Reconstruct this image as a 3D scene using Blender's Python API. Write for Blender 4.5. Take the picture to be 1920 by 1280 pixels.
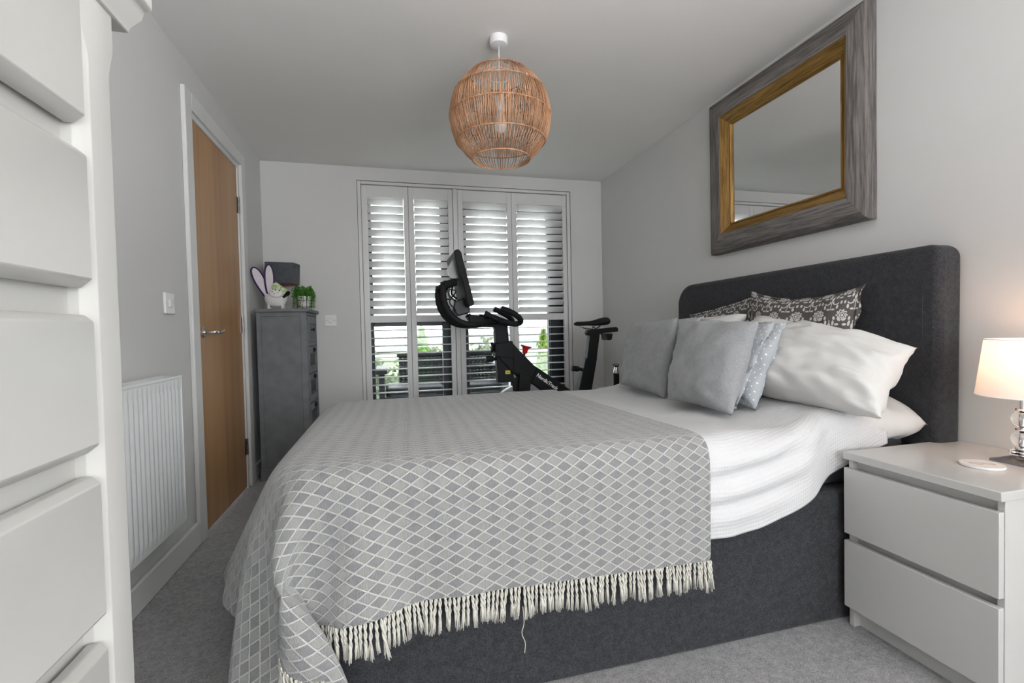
import bpy, bmesh, math, random
import numpy as np
from mathutils import Vector, Matrix, noise as mnoise

random.seed(7)
rng = np.random.default_rng(7)
SC = bpy.context.scene
COL = SC.collection
for o in list(bpy.data.objects):
    bpy.data.objects.remove(o, do_unlink=True)

# ------------------------------------------------------------------ room numbers (metres)
D, W, H = 3.854, 2.7165, 2.2307        # far wall y, right wall x, ceiling z
YB = -4.30                             # wall behind the camera

# ------------------------------------------------------------------ camera
cd = bpy.data.cameras.new('camera')
cam = bpy.data.objects.new('camera', cd); COL.objects.link(cam)
cd.sensor_width = 36.0
cd.lens = 889.64 / 1920 * 36
cd.clip_start = 0.02
R_ = Vector((0.96696, -0.253978, -0.0219912)); U_ = Vector((0.0276657, 0.0187917, 0.9994406)); F_ = Vector((0.2534227, 0.9670274, -0.0251973))
cam.matrix_world = Matrix(((R_.x, U_.x, -F_.x, 0.8702), (R_.y, U_.y, -F_.y, 0.0), (R_.z, U_.z, -F_.z, 0.9529), (0, 0, 0, 1)))
SC.camera = cam

# ------------------------------------------------------------------ exposure, sky, added fill lights
SC.view_settings.view_transform = 'Standard'
SC.view_settings.look = 'None'
SC.view_settings.gamma = 1.0
SC.view_settings.use_curve_mapping = False
SC.view_settings.exposure = -0.26

world = bpy.data.worlds.new('overcast_sky'); SC.world = world
world.use_nodes = True
wn = world.node_tree.nodes; wl = world.node_tree.links
wn.clear()
wo = wn.new('ShaderNodeOutputWorld'); wb = wn.new('ShaderNodeBackground')
wt = wn.new('ShaderNodeTexCoord'); ws = wn.new('ShaderNodeSeparateXYZ'); wr = wn.new('ShaderNodeValToRGB')
wl.new(wt.outputs['Generated'], ws.inputs[0]); wl.new(ws.outputs['Z'], wr.inputs[0])
wr.color_ramp.elements[0].position = 0.0; wr.color_ramp.elements[0].color = (0.90, 0.92, 0.93, 1)
wr.color_ramp.elements[1].position = 0.6; wr.color_ramp.elements[1].color = (0.96, 0.98, 1.0, 1)
wl.new(wr.outputs[0], wb.inputs['Color']); wb.inputs['Strength'].default_value = 13.0
wl.new(wb.outputs[0], wo.inputs['Surface'])

def area_light(name, loc, direction, sx, sy, power, color=(1, 1, 1)):
    l = bpy.data.lights.new(name, 'AREA'); l.shape = 'RECTANGLE'; l.size = sx; l.size_y = sy
    l.energy = power; l.color = color
    o = bpy.data.objects.new(name, l); COL.objects.link(o)
    o.location = loc
    o.rotation_euler = Vector(direction).to_track_quat('-Z', 'Y').to_euler()
    return o

# added fill light at a made-up opening in the wall behind the camera
area_light('back_fill', (1.45, YB - 0.06, 1.32), (0.0, 1.0, 0.3), 2.3, 1.55, 7, (1.0, 0.99, 0.975))

# fill added from the right, through an invented window out of view
area_light('side_fill', (W + 0.06, -1.75, 1.35), (-1.0, 0.25, 0.25), 1.7, 1.45, 15, (1.0, 0.99, 0.975))

# unseen upward light added to brighten the room by way of the ceiling
area_light('ceiling_fill', (1.40, 0.10, 1.30), (0.0, 0.10, 1.0), 0.40, 0.40, 23, (1.0, 0.99, 0.98))

# ------------------------------------------------------------------ node helpers
class V:
    """a float socket with arithmetic"""
    def __init__(s, nt, sock): s.nt = nt; s.s = sock
    def _m(s, op, b=None, c=None, rev=False):
        n = s.nt.nodes.new('ShaderNodeMath'); n.operation = op
        args = [s, b, c]
        if rev: args = [b, s, c]
        for i, a in enumerate(args):
            if a is None: continue
            if isinstance(a, V): s.nt.links.new(a.s, n.inputs[i])
            else: n.inputs[i].default_value = float(a)
        return V(s.nt, n.outputs[0])
    def __add__(s, b): return s._m('ADD', b)
    __radd__ = __add__
    def __sub__(s, b): return s._m('SUBTRACT', b)
    def __rsub__(s, b): return s._m('SUBTRACT', b, rev=True)
    def __mul__(s, b): return s._m('MULTIPLY', b)
    __rmul__ = __mul__
    def __truediv__(s, b): return s._m('DIVIDE', b)
    def fract(s): return s._m('FRACT')
    def floor(s): return s._m('FLOOR')
    def abs(s): return s._m('ABSOLUTE')
    def sin(s): return s._m('SINE')
    def cos(s): return s._m('COSINE')
    def sqrt(s): return s._m('SQRT')
    def lt(s, b): return s._m('LESS_THAN', b)
    def gt(s, b): return s._m('GREATER_THAN', b)
    def max(s, b): return s._m('MAXIMUM', b)
    def min(s, b): return s._m('MINIMUM', b)
    def mod(s, b): return s._m('FLOORED_MODULO', b)
    def atan2(s, b): return s._m('ARCTAN2', b)
    def step(s, a, b):
        """smooth 0..1 between a and b"""
        n = s.nt.nodes.new('ShaderNodeMapRange'); n.interpolation_type = 'SMOOTHSTEP'
        s.nt.links.new(s.s, n.inputs['Value'])
        n.inputs['From Min'].default_value = a; n.inputs['From Max'].default_value = b
        if a > b:
            n.inputs['From Min'].default_value = b; n.inputs['From Max'].default_value = a
            n.inputs['To Min'].default_value = 1; n.inputs['To Max'].default_value = 0
        return V(s.nt, n.outputs['Result'])

MATS = {}
def material(name, color, rough=0.6, metal=0.0, spec=0.5, **kw):
    m = bpy.data.materials.new(name); m.use_nodes = True
    b = m.node_tree.nodes['Principled BSDF']
    b.inputs['Base Color'].default_value = (*color, 1)
    b.inputs['Roughness'].default_value = rough
    b.inputs['Metallic'].default_value = metal
    b.inputs['Specular IOR Level'].default_value = spec
    for k, v in kw.items():
        b.inputs[k].default_value = v
    MATS[name] = m
    return m

def tex_coord(nt, kind='Object', scale=(1, 1, 1), rot=(0, 0, 0)):
    t = nt.nodes.new('ShaderNodeTexCoord'); mp = nt.nodes.new('ShaderNodeMapping')
    mp.inputs['Scale'].default_value = scale; mp.inputs['Rotation'].default_value = rot
    nt.links.new(t.outputs[kind], mp.inputs[0])
    return mp.outputs[0]

def uv_vals(nt):
    t = nt.nodes.new('ShaderNodeTexCoord'); s = nt.nodes.new('ShaderNodeSeparateXYZ')
    nt.links.new(t.outputs['UV'], s.inputs[0])
    return V(nt, s.outputs['X']), V(nt, s.outputs['Y'])

def noise_val(nt, vec, scale, detail=3, rough=0.5):
    n = nt.nodes.new('ShaderNodeTexNoise'); n.inputs['Scale'].default_value = scale
    n.inputs['Detail'].default_value = detail; n.inputs['Roughness'].default_value = rough
    nt.links.new(vec, n.inputs['Vector'])
    return V(nt, n.outputs['Fac'])

def mixcol(nt, fac, a, b):
    n = nt.nodes.new('ShaderNodeMix'); n.data_type = 'RGBA'
    if isinstance(fac, V): nt.links.new(fac.s, n.inputs[0])
    else: n.inputs[0].default_value = fac
    for i, c in ((6, a), (7, b)):
        if isinstance(c, tuple): n.inputs[i].default_value = (*c, 1)
        else: nt.links.new(c, n.inputs[i])
    return n.outputs[2]

def set_color(m, sock):
    m.node_tree.links.new(sock, m.node_tree.nodes['Principled BSDF'].inputs['Base Color'])

def set_bump(m, h, strength=0.3, dist=0.002):
    nt = m.node_tree
    b = nt.nodes.new('ShaderNodeBump'); b.inputs['Strength'].default_value = strength
    b.inputs['Distance'].default_value = dist
    nt.links.new(h.s, b.inputs['Height'])
    nt.links.new(b.outputs[0], nt.nodes['Principled BSDF'].inputs['Normal'])

def paint(name, color, rough=0.55, amt=0.03, scale=3.0, bump=0.05, bscale=180, spec=0.35):
    m = material(name, color, rough, spec=spec)
    nt = m.node_tree; v = tex_coord(nt)
    n = noise_val(nt, v, scale, 4)
    set_color(m, mixcol(nt, n.step(0.3, 0.7), tuple(c * (1 - amt) for c in color), tuple(min(1, c * (1 + amt)) for c in color)))
    if bump: set_bump(m, noise_val(nt, v, bscale, 2), bump, 0.001)
    return m

def fabric(name, color, rough=0.9, amt=0.18, scale=420, bump=0.35, sheen=0.15, scale2=35):
    m = material(name, color, rough, spec=0.15)
    nt = m.node_tree; v = tex_coord(nt)
    n = noise_val(nt, v, scale, 2, 0.6); n2 = noise_val(nt, v, scale2, 3)
    f = (n * 0.75 + n2 * 0.25).step(0.35, 0.65)
    set_color(m, mixcol(nt, f, tuple(c * (1 - amt) for c in color), tuple(min(1, c * (1 + amt)) for c in color)))
    set_bump(m, n, bump, 0.0015)
    m.node_tree.nodes['Principled BSDF'].inputs['Sheen Weight'].default_value = sheen
    return m

def wood(name, c0, c1, axis='Z', rough=0.45, along=1.2, across=28, bump=0.1, knots=0.5):
    m = material(name, c0, rough, spec=0.4)
    nt = m.node_tree
    sc = {'X': (along, across, across), 'Y': (across, along, across), 'Z': (across, across, along)}[axis]
    v = tex_coord(nt, scale=sc)
    n = noise_val(nt, v, 1.0, 8, 0.62)
    v2 = tex_coord(nt, scale=tuple(s * 0.22 for s in sc))
    n2 = noise_val(nt, v2, 1.0, 3, 0.5)
    f = (n * (1 - knots * 0.5) + n2 * knots * 0.5).step(0.33, 0.68)
    set_color(m, mixcol(nt, f, c0, c1))
    set_bump(m, n, bump, 0.002)
    return m

# ------------------------------------------------------------------ materials
paint('wall_paint', (0.63, 0.625, 0.62), 0.7, 0.012, 2.0, 0.06, 260, 0.2)
paint('ceiling_paint', (0.82, 0.805, 0.79), 0.8, 0.01, 2.0, 0.05, 220, 0.15)
paint('white_trim', (0.68, 0.68, 0.675), 0.38, 0.02, 6.0, 0.03, 60, 0.45)
paint('shutter_paint', (0.66, 0.66, 0.66), 0.35, 0.01, 6.0, 0.0)
paint('dresser_paint', (0.54, 0.535, 0.51), 0.42, 0.025, 5.0, 0.12, 22, 0.4)
paint('glossy_white', (0.53, 0.525, 0.51), 0.22, 0.01, 4.0, 0.0)
paint('radiator_white', (0.76, 0.78, 0.79), 0.35, 0.01, 4.0, 0.0)
paint('white_plastic', (0.80, 0.79, 0.80), 0.3, 0.01, 9.0, 0.0)
paint('grey_cabinet_paint', (0.165, 0.175, 0.185), 0.55, 0.10, 14.0, 0.15, 70, 0.3)
paint('cabinet_panel_dark', (0.075, 0.08, 0.085), 0.6, 0.1, 30.0, 0.1, 90, 0.3)
paint('black_metal', (0.009, 0.0095, 0.011), 0.62, 0.1, 9.0, 0.05, 200, 0.25)
paint('dark_rattan', (0.006, 0.007, 0.009), 0.6, 0.2, 30.0, 0.1, 90, 0.15)
paint('black_rubber', (0.012, 0.0125, 0.014), 0.65, 0.1, 30.0, 0.2, 300, 0.2)
paint('anthracite', (0.022, 0.027, 0.035), 0.45, 0.05, 5.0, 0.0)
paint('bike_grey', (0.33, 0.34, 0.36), 0.35, 0.04, 8.0, 0.0)
paint('box_slate', (0.085, 0.093, 0.105), 0.6, 0.12, 30.0, 0.1, 90, 0.3)
paint('box_base_red', (0.20, 0.035, 0.03), 0.5, 0.1, 20.0, 0.0)
paint('ceramic_white', (0.78, 0.76, 0.755), 0.15, 0.01, 9.0, 0.0)
paint('deck_grey', (0.20, 0.20, 0.21), 0.7, 0.15, 3.0, 0.1, 30)
paint('red_plastic', (0.55, 0.012, 0.02), 0.35, 0.05, 9.0, 0.0)
paint('yellow_label', (0.75, 0.62, 0.03), 0.45, 0.03, 9.0, 0.0)
paint('black_ink', (0.01, 0.01, 0.01), 0.6, 0.0, 9.0, 0.0)
paint('white_ink', (0.90, 0.90, 0.90), 0.5, 0.0, 9.0, 0.0)
paint('tan_ink', (0.40, 0.30, 0.25), 0.5, 0.0, 9.0, 0.0)
paint('green_pattern', (0.50, 0.62, 0.36), 0.5, 0.35, 60.0, 0.0)
paint('lilac_cloth', (0.66, 0.62, 0.66), 0.8, 0.04, 20.0, 0.1, 300)
paint('purple_trim', (0.05, 0.018, 0.10), 0.7, 0.1, 20.0, 0.0)
paint('mint_label', (0.45, 0.62, 0.55), 0.5, 0.1, 20.0, 0.0)
material('chrome', (0.78, 0.78, 0.80), 0.12, 1.0)
material('dark_chrome', (0.30, 0.31, 0.33), 0.22, 1.0)
material('brushed_steel', (0.60, 0.60, 0.61), 0.28, 1.0)
material('hinge_steel', (0.35, 0.30, 0.29), 0.3, 1.0)
material('mirror_silver', (0.90, 0.91, 0.91), 0.01, 1.0)
material('clear_crystal', (1, 1, 1), 0.02, 0.0, **{'Transmission Weight': 1.0, 'IOR': 1.46})
material('clear_plastic', (0.9, 0.92, 0.94), 0.1, 0.0, **{'Transmission Weight': 0.85, 'IOR': 1.35})
fabric('charcoal_fabric', (0.040, 0.041, 0.046), 0.95, 0.42, 380, 0.5, 0.1, 60)
fabric('cushion_grey', (0.31, 0.315, 0.325), 0.92, 0.12, 300, 0.3)
fabric('white_cotton', (0.64, 0.63, 0.615), 0.9, 0.02, 380, 0.12, 0.05)
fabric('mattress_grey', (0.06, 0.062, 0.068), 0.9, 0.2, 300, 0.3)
fabric('tassel_yarn', (0.62, 0.60, 0.54), 0.9, 0.12, 900, 0.4)
wood('door_oak', (0.34, 0.175, 0.070), (0.47, 0.265, 0.115), 'Z', 0.36, 0.7, 16, 0.04, 0.9)
wood('grey_wood_y', (0.075, 0.066, 0.062), (0.235, 0.215, 0.205), 'Y', 0.65, 7.0, 130, 0.6)
wood('grey_wood_z', (0.075, 0.066, 0.062), (0.235, 0.215, 0.205), 'Z', 0.65, 7.0, 130, 0.6)
wood('gold_y', (0.15, 0.078, 0.020), (0.42, 0.25, 0.075), 'Y', 0.38, 7.0, 110, 0.3)
wood('gold_z', (0.15, 0.078, 0.020), (0.42, 0.25, 0.075), 'Z', 0.38, 7.0, 110, 0.3)
wood('rattan_cane', (0.36, 0.165, 0.08), (0.66, 0.38, 0.22), 'Z', 0.55, 12, 60, 0.15, 0.9)
for n_ in ('gold_y', 'gold_z'):
    MATS[n_].node_tree.nodes['Principled BSDF'].inputs['Metallic'].default_value = 0.45

# carpet
m = material('carpet', (0.33, 0.33, 0.34), 0.98, spec=0.05)
nt = m.node_tree; v = tex_coord(nt)
n1 = noise_val(nt, v, 330, 2, 0.7); n2 = noise_val(nt, v, 60, 3, 0.6); n3 = noise_val(nt, v, 5, 3)
f = (n1 * 0.62 + n2 * 0.28 + n3 * 0.10).step(0.36, 0.64)
set_color(m, mixcol(nt, f, (0.20, 0.20, 0.208), (0.46, 0.455, 0.46)))
set_bump(m, n1 * 0.6 + n2 * 0.6, 0.9, 0.006)
m.node_tree.nodes['Principled BSDF'].inputs['Sheen Weight'].default_value = 0.2

# duvet cover: fine waffle ribs
m = material('duvet_cotton', (0.61, 0.61, 0.62), 0.9, spec=0.15)
nt = m.node_tree; u, w = uv_vals(nt)
rib = ((w * (math.tau / 0.012)).sin() * 0.5 + (u * (math.tau / 0.009)).sin() * 0.25)
set_bump(m, rib + noise_val(nt, tex_coord(nt), 40, 3) * 0.8, 0.30, 0.0022)
m.node_tree.nodes['Principled BSDF'].inputs['Sheen Weight'].default_value = 0.05

# throw: diamond lattice of raised cream yarn, light and mid grey cells
m = material('throw_weave', (0.5, 0.5, 0.5), 0.95, spec=0.1)
nt = m.node_tree; u, w = uv_vals(nt)
wob = noise_val(nt, tex_coord(nt, 'UV'), 25, 2) * 0.07
a = u / 0.047 + w / 0.0280 + wob; b = u / 0.047 - w / 0.0280 + wob
da = (a + 0.5).fract() - 0.5; db = (b + 0.5).fract() - 0.5
la = da.abs().step(0.095, 0.045); lb = db.abs().step(0.095, 0.045)
line = la.max(lb)
dark = (a.floor() + b.floor()).mod(2.0)
thread = (u * (math.tau / 0.0032)).sin() * 0.5 + 0.5
fine = noise_val(nt, tex_coord(nt, 'UV'), 500, 2, 0.6)
cell = mixcol(nt, (dark * 0.95 + (fine - 0.5) * 0.9 + thread * 0.16 - 0.08), (0.34, 0.338, 0.334), (0.245, 0.247, 0.255))
set_color(m, mixcol(nt, line, cell, (0.60, 0.595, 0.575)))
set_bump(m, line * 1.0 + fine * 0.30 + thread * 0.14 - dark * 0.08, 1.0, 0.006)

b_ = m.node_tree.nodes['Principled BSDF']; b_.inputs['Sheen Weight'].default_value = 0.55; b_.inputs['Sheen Roughness'].default_value = 0.45

# polka dots
m = material('polka_cotton', (0.4, 0.4, 0.4), 0.9, spec=0.15)
nt = m.node_tree; u, w = uv_vals(nt)
p = (u + w) / 0.030; q = (u - w) / 0.030
dd = (((p + 0.5).fract() - 0.5)._m('POWER', 2) + ((q + 0.5).fract() - 0.5)._m('POWER', 2)).sqrt()
fine = noise_val(nt, tex_coord(nt, 'UV'), 400, 2)
base = mixcol(nt, fine, (0.36, 0.38, 0.41), (0.44, 0.46, 0.48))
set_color(m, mixcol(nt, dd.step(0.15, 0.10), base, (0.75, 0.76, 0.77)))
set_bump(m, fine, 0.2, 0.001)

# damask print: off-white motifs on brown-grey
m = material('damask_cotton', (0.2, 0.2, 0.2), 0.9, spec=0.15)
nt = m.node_tree; u, w = uv_vals(nt)
u = u * 1.35; w = w * 1.35
TU, TW = 0.125, 0.15
def tile(u, w, ou, ow, tu=TU, tw=TW):
    return ((u / tu + ou).fract() - 0.5) * tu, ((w / tw + ow).fract() - 0.5) * tw
def polar(x, y): return (x * x + y * y).sqrt(), y.atan2(x)
x, y = tile(u, w, 0.0, 0.0); r, t = polar(x, y)
fl = (r - ((t * 10).cos() * 0.004 + 0.024)).abs().lt(0.0032)
core = r.lt(0.0065).max((r - 0.0125).abs().lt(0.0018))
pet = (r - ((t * 5).cos() * 0.005 + 0.016)).abs().lt(0.0022)
mask = fl.max(core).max(pet)
x2, y2 = tile(u, w, 0.5, 0.5); xa = x2.abs()
r2, t2 = polar(xa - 0.022, y2)
mask = mask.max((r2 - 0.015).abs().lt(0.0032) * (y2 + xa * 0.4).lt(0.010))
for k, (cx, cy, sx, sy) in enumerate([(0.018, 0.036, 0.006, 0.013), (0.040, 0.030, 0.012, 0.006), (0.034, -0.030, 0.006, 0.012), (0.0, 0.022, 0.007, 0.014), (0.014, -0.044, 0.010, 0.005), (0.052, -0.004, 0.006, 0.011), (0.047, 0.055, 0.008, 0.008), (0.022, 0.060, 0.006, 0.009)]):
    ex = (xa - cx) / sx; ey = (y2 - cy) / sy
    mask = mask.max((ex * ex + ey * ey).lt(1.0))
mask = mask.max(xa.lt(0.0018) * y2.abs().lt(0.05))
g = mask * 0.93
set_color(m, mixcol(nt, g, (0.105, 0.098, 0.095), (0.62, 0.60, 0.585)))
set_bump(m, noise_val(nt, tex_coord(nt, 'UV'), 400, 2), 0.2, 0.001)

# window glass
m = bpy.data.materials.new('window_glass'); m.use_nodes = True; MATS['window_glass'] = m
nt = m.node_tree; nt.nodes.clear()
go = nt.nodes.new('ShaderNodeOutputMaterial'); gt = nt.nodes.new('ShaderNodeBsdfTransparent'); gg = nt.nodes.new('ShaderNodeBsdfGlossy')
gm = nt.nodes.new('ShaderNodeMixShader'); gf = nt.nodes.new('ShaderNodeFresnel'); gf.inputs[0].default_value = 1.5
gg.inputs['Roughness'].default_value = 0.02; gt.inputs[0].default_value = (0.93, 0.96, 0.95, 1)
nt.links.new(gf.outputs[0], gm.inputs[0]); nt.links.new(gt.outputs[0], gm.inputs[1]); nt.links.new(gg.outputs[0], gm.inputs[2])
nt.links.new(gm.outputs[0], go.inputs[0])

def translucent(name, color, amount, rough=0.8):
    m = bpy.data.materials.new(name); m.use_nodes = True; MATS[name] = m
    nt = m.node_tree; nt.nodes.clear()
    o = nt.nodes.new('ShaderNodeOutputMaterial'); d = nt.nodes.new('ShaderNodeBsdfDiffuse'); t = nt.nodes.new('ShaderNodeBsdfTranslucent')
    x = nt.nodes.new('ShaderNodeMixShader'); x.inputs[0].default_value = amount
    d.inputs[0].default_value = (*color, 1); t.inputs[0].default_value = (*color, 1)
    nt.links.new(d.outputs[0], x.inputs[1]); nt.links.new(t.outputs[0], x.inputs[2]); nt.links.new(x.outputs[0], o.inputs[0])
    return m
translucent('lampshade_fabric', (0.88, 0.83, 0.80), 0.36)
translucent('louvre_white', (0.90, 0.90, 0.90), 0.20)
translucent('leaf_green', (0.085, 0.26, 0.045), 0.3)
translucent('leaf_green_light', (0.16, 0.38, 0.07), 0.3)
translucent('tree_conifer', (0.07, 0.13, 0.03), 0.2)
translucent('tree_pale', (0.085, 0.10, 0.065), 0.2)
translucent('tree_lime', (0.10, 0.15, 0.03), 0.2)
paint('meadow', (0.075, 0.09, 0.045), 0.9, 0.25, 0.4, 0.0)
paint('hill_far', (0.08, 0.088, 0.083), 0.95, 0.15, 0.05, 0.0)
paint('bark', (0.10, 0.085, 0.07), 0.9, 0.2, 20.0, 0.2, 60)
m = material('bulb_glow', (1, 0.85, 0.65), 0.5)
m.node_tree.nodes['Principled BSDF'].inputs['Emission Color'].default_value = (1.0, 0.72, 0.42, 1)
m.node_tree.nodes['Principled BSDF'].inputs['Emission Strength'].default_value = 9.0
material('screen_glass', (0.01, 0.01, 0.012), 0.08, 0.0)

# ------------------------------------------------------------------ object helpers
WO = {}     # world position of each object's origin
def settag(o, label=None, cat=None, group=None, kind=None):
    if label: o['label'] = label
    if cat: o['category'] = cat
    if group: o['group'] = group
    if kind: o['kind'] = kind
    return o

def thing(name, label, cat, loc, group=None):
    o = bpy.data.objects.new(name, None); COL.objects.link(o)
    o.empty_display_size = 0.05
    o.location = loc; WO[o] = Vector(loc)
    return settag(o, label, cat, group)

def mk(name, bm, mat, parent=None, smooth=False, bevel=0, seg=2, subsurf=0, angle=40, **tags):
    """turn a bmesh in world coordinates into one mesh object"""
    bmesh.ops.recalc_face_normals(bm, faces=bm.faces)
    if parent is None:
        xs = [v.co for v in bm.verts]
        org = Vector(((min(c.x for c in xs) + max(c.x for c in xs)) / 2, (min(c.y for c in xs) + max(c.y for c in xs)) / 2, min(c.z for c in xs)))
    else:
        org = WO[parent]
    bmesh.ops.translate(bm, verts=bm.verts, vec=-org)
    me = bpy.data.meshes.new(name); bm.to_mesh(me); bm.free()
    o = bpy.data.objects.new(name, me); COL.objects.link(o)
    if parent is None: o.location = org
    else: o.parent = parent
    WO[o] = org.copy()
    if mat: me.materials.append(MATS[mat] if isinstance(mat, str) else mat)
    if smooth:
        for p in me.polygons: p.use_smooth = True
        if smooth == 'auto':
            me.set_sharp_from_angle(angle=math.radians(angle))
    if bevel:
        b = o.modifiers.new('bevel', 'BEVEL'); b.width = bevel; b.segments = seg; b.limit_method = 'ANGLE'; b.angle_limit = math.radians(40)
        for p in me.polygons: p.use_smooth = True
        me.set_sharp_from_angle(angle=math.radians(50))
        b.harden_normals = False
    if subsurf:
        s = o.modifiers.new('subsurf', 'SUBSURF'); s.levels = subsurf; s.render_levels = subsurf
    return settag(o, **tags)

def struct(name, bm, mat, parent=None, **k):
    o = mk(name, bm, mat, parent, **k)
    if parent is None: o['kind'] = 'structure'
    return o

def box(bm, x0, x1, y0, y1, z0, z1):
    vs = [bm.verts.new((x, y, z)) for x in (x0, x1) for y in (y0, y1) for z in (z0, z1)]
    for f in ((0, 1, 3, 2), (4, 6, 7, 5), (0, 4, 5, 1), (2, 3, 7, 6), (0, 2, 6, 4), (1, 5, 7, 3)):
        bm.faces.new([vs[i] for i in f])
    return vs

def B(*a):
    bm = bmesh.new()
    if isinstance(a[0], (tuple, list)):
        for q in a: box(bm, *q)
    else: box(bm, *a)
    return bm

def rotbox(bm, c, size, mat3):
    vs = box(bm, -size[0] / 2, size[0] / 2, -size[1] / 2, size[1] / 2, -size[2] / 2, size[2] / 2)
    for v in vs: v.co = mat3 @ v.co + Vector(c)
    return vs

def prism(bm, pts, axis, a0, a1):
    """2-D outline extruded along axis; pts are the other two coordinates in xyz order"""
    def mkp(p, a):
        return {'x': (a, p[0], p[1]), 'y': (p[0], a, p[1]), 'z': (p[0], p[1], a)}[axis]
    lo = [bm.verts.new(mkp(p, a0)) for p in pts]; hi = [bm.verts.new(mkp(p, a1)) for p in pts]
    n = len(pts)
    bm.faces.new(lo); bm.faces.new(hi[::-1])
    for i in range(n): bm.faces.new((lo[i], lo[(i + 1) % n], hi[(i + 1) % n], hi[i]))
    return bm

def tube(bm, pts, r, n=10, cap=True):
    pts = [Vector(p) for p in pts]
    rs = r if isinstance(r, (list, tuple)) else [r] * len(pts)
    rings = []; up = None
    for i, p in enumerate(pts):
        t = (pts[min(i + 1, len(pts) - 1)] - pts[max(i - 1, 0)]).normalized()
        if up is None:
            up = Vector((0, 0, 1)) if abs(t.z) < 0.9 else Vector((1, 0, 0))
        s = t.cross(up).normalized(); up = s.cross(t).normalized()
        rings.append([bm.verts.new(p + (s * math.cos(k * math.tau / n) + up * math.sin(k * math.tau / n)) * rs[i]) for k in range(n)])
    for a, b in zip(rings, rings[1:]):
        for k in range(n): bm.faces.new((a[k], a[(k + 1) % n], b[(k + 1) % n], b[k]))
    if cap: bm.faces.new(rings[0][::-1]); bm.faces.new(rings[-1])
    return bm

def lathe(bm, prof, c, n=32, axis=(0, 0, 1), cap=False):
    """profile of (radius, height) about an axis through c"""
    q = Vector((0, 0, 1)).rotation_difference(Vector(axis).normalized()).to_matrix()
    rings = []
    for r, h in prof:
        if r < 1e-5: rings.append([bm.verts.new(q @ Vector((0, 0, h)) + Vector(c))] * n)
        else: rings.append([bm.verts.new(q @ Vector((r * math.cos(k * math.tau / n), r * math.sin(k * math.tau / n), h)) + Vector(c)) for k in range(n)])
    for a, b in zip(rings, rings[1:]):
        for k in range(n):
            q4 = []
            for v in (a[k], a[(k + 1) % n], b[(k + 1) % n], b[k]):
                if v not in q4: q4.append(v)
            if len(q4) > 2: bm.faces.new(q4)
    if cap:
        if prof[0][0] > 1e-5: bm.faces.new(rings[0][::-1])
        if prof[-1][0] > 1e-5: bm.faces.new(rings[-1])
    return bm

def smooth_path(pts, n=6):
    """Catmull-Rom through the points"""
    P = [Vector(p) for p in pts]; out = []
    for i in range(len(P) - 1):
        p0 = P[max(i - 1, 0)]; p1 = P[i]; p2 = P[i + 1]; p3 = P[min(i + 2, len(P) - 1)]
        for k in range(n):
            t = k / n
            out.append(0.5 * ((2 * p1) + (p2 - p0) * t + (2 * p0 - 5 * p1 + 4 * p2 - p3) * t * t + (3 * p1 - p0 - 3 * p2 + p3) * t ** 3))
    out.append(P[-1]); return out

def arc(cx, cy, r, a0, a1, n=8):
    return [(cx + r * math.cos(math.radians(a0 + (a1 - a0) * i / n)), cy + r * math.sin(math.radians(a0 + (a1 - a0) * i / n))) for i in range(n + 1)]

def sstep(x, a, b):
    t = min(1, max(0, (x - a) / (b - a))); return t * t * (3 - 2 * t)

# ================================================================== ROOM SHELL
struct('floor', B(-0.14, W + 0.14, YB - 0.15, D + 0.16, -0.06, 0.0), 'carpet')
struct('ceiling', B(-0.14, W + 0.14, YB - 0.15, D + 0.30, H, H + 0.08), 'ceiling_paint')
DY0, DY1, DZ = 2.538, 3.298, 2.012        # door opening
struct('wall_left', B((-0.12, 0, YB, DY0, 0, H), (-0.12, 0, DY1, D + 0.30, 0, H), (-0.12, 0, DY0, DY1, DZ, H)), 'wall_paint')
SW0, SW1, SZ0, SZ1 = -2.70, -0.80, 0.55, 2.12  # opening invented to let fill light in from the side
struct('wall_right', B((W, W + 0.12, YB, SW0, 0, H), (W, W + 0.12, SW1, D + 0.30, 0, H), (W, W + 0.12, SW0, SW1, 0, SZ0), (W, W + 0.12, SW0, SW1, SZ1, H)), 'wall_paint')
struct('added_side_window', B((W + 0.005, W + 0.04, SW0, SW0 + 0.05, SZ0, SZ1), (W + 0.005, W + 0.04, SW1 - 0.05, SW1, SZ0, SZ1), (W + 0.005, W + 0.04, SW0 + 0.05, SW1 - 0.05, SZ0, SZ0 + 0.05), (W + 0.005, W + 0.04, SW0 + 0.05, SW1 - 0.05, SZ1 - 0.05, SZ1)), 'white_trim')  # made-up frame, out of view, around the side fill light
WX0, WX1, WZ = 0.672, 2.428, 2.130        # french window opening
struct('wall_back', B((0, WX0, D, D + 0.30, 0, H), (WX1, W, D, D + 0.30, 0, H), (WX0, WX1, D, D + 0.30, WZ, H)), 'wall_paint')
# wall behind the camera, opened for the added back fill light
bx0, bx1, bz0, bz1 = 0.28, 2.62, 0.50, 2.12
struct('wall_front', B((-0.12, bx0, YB - 0.15, YB, 0, H), (bx1, W + 0.12, YB - 0.15, YB, 0, H), (bx0, bx1, YB - 0.15, YB, 0, bz0), (bx0, bx1, YB - 0.15, YB, bz1, H)), 'wall_paint')
bm = bmesh.new()
for q in ((bx0, bx0 + .05, bz0, bz1), (bx1 - .05, bx1, bz0, bz1), (bx0, bx1, bz0, bz0 + .05), (bx0, bx1, bz1 - .05, bz1)):
    box(bm, q[0], q[1], YB - .04, YB - .005, q[2], q[3])
struct('added_back_window', bm, 'white_trim', bevel=0.003)  # unseen frame added around the back fill light

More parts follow.
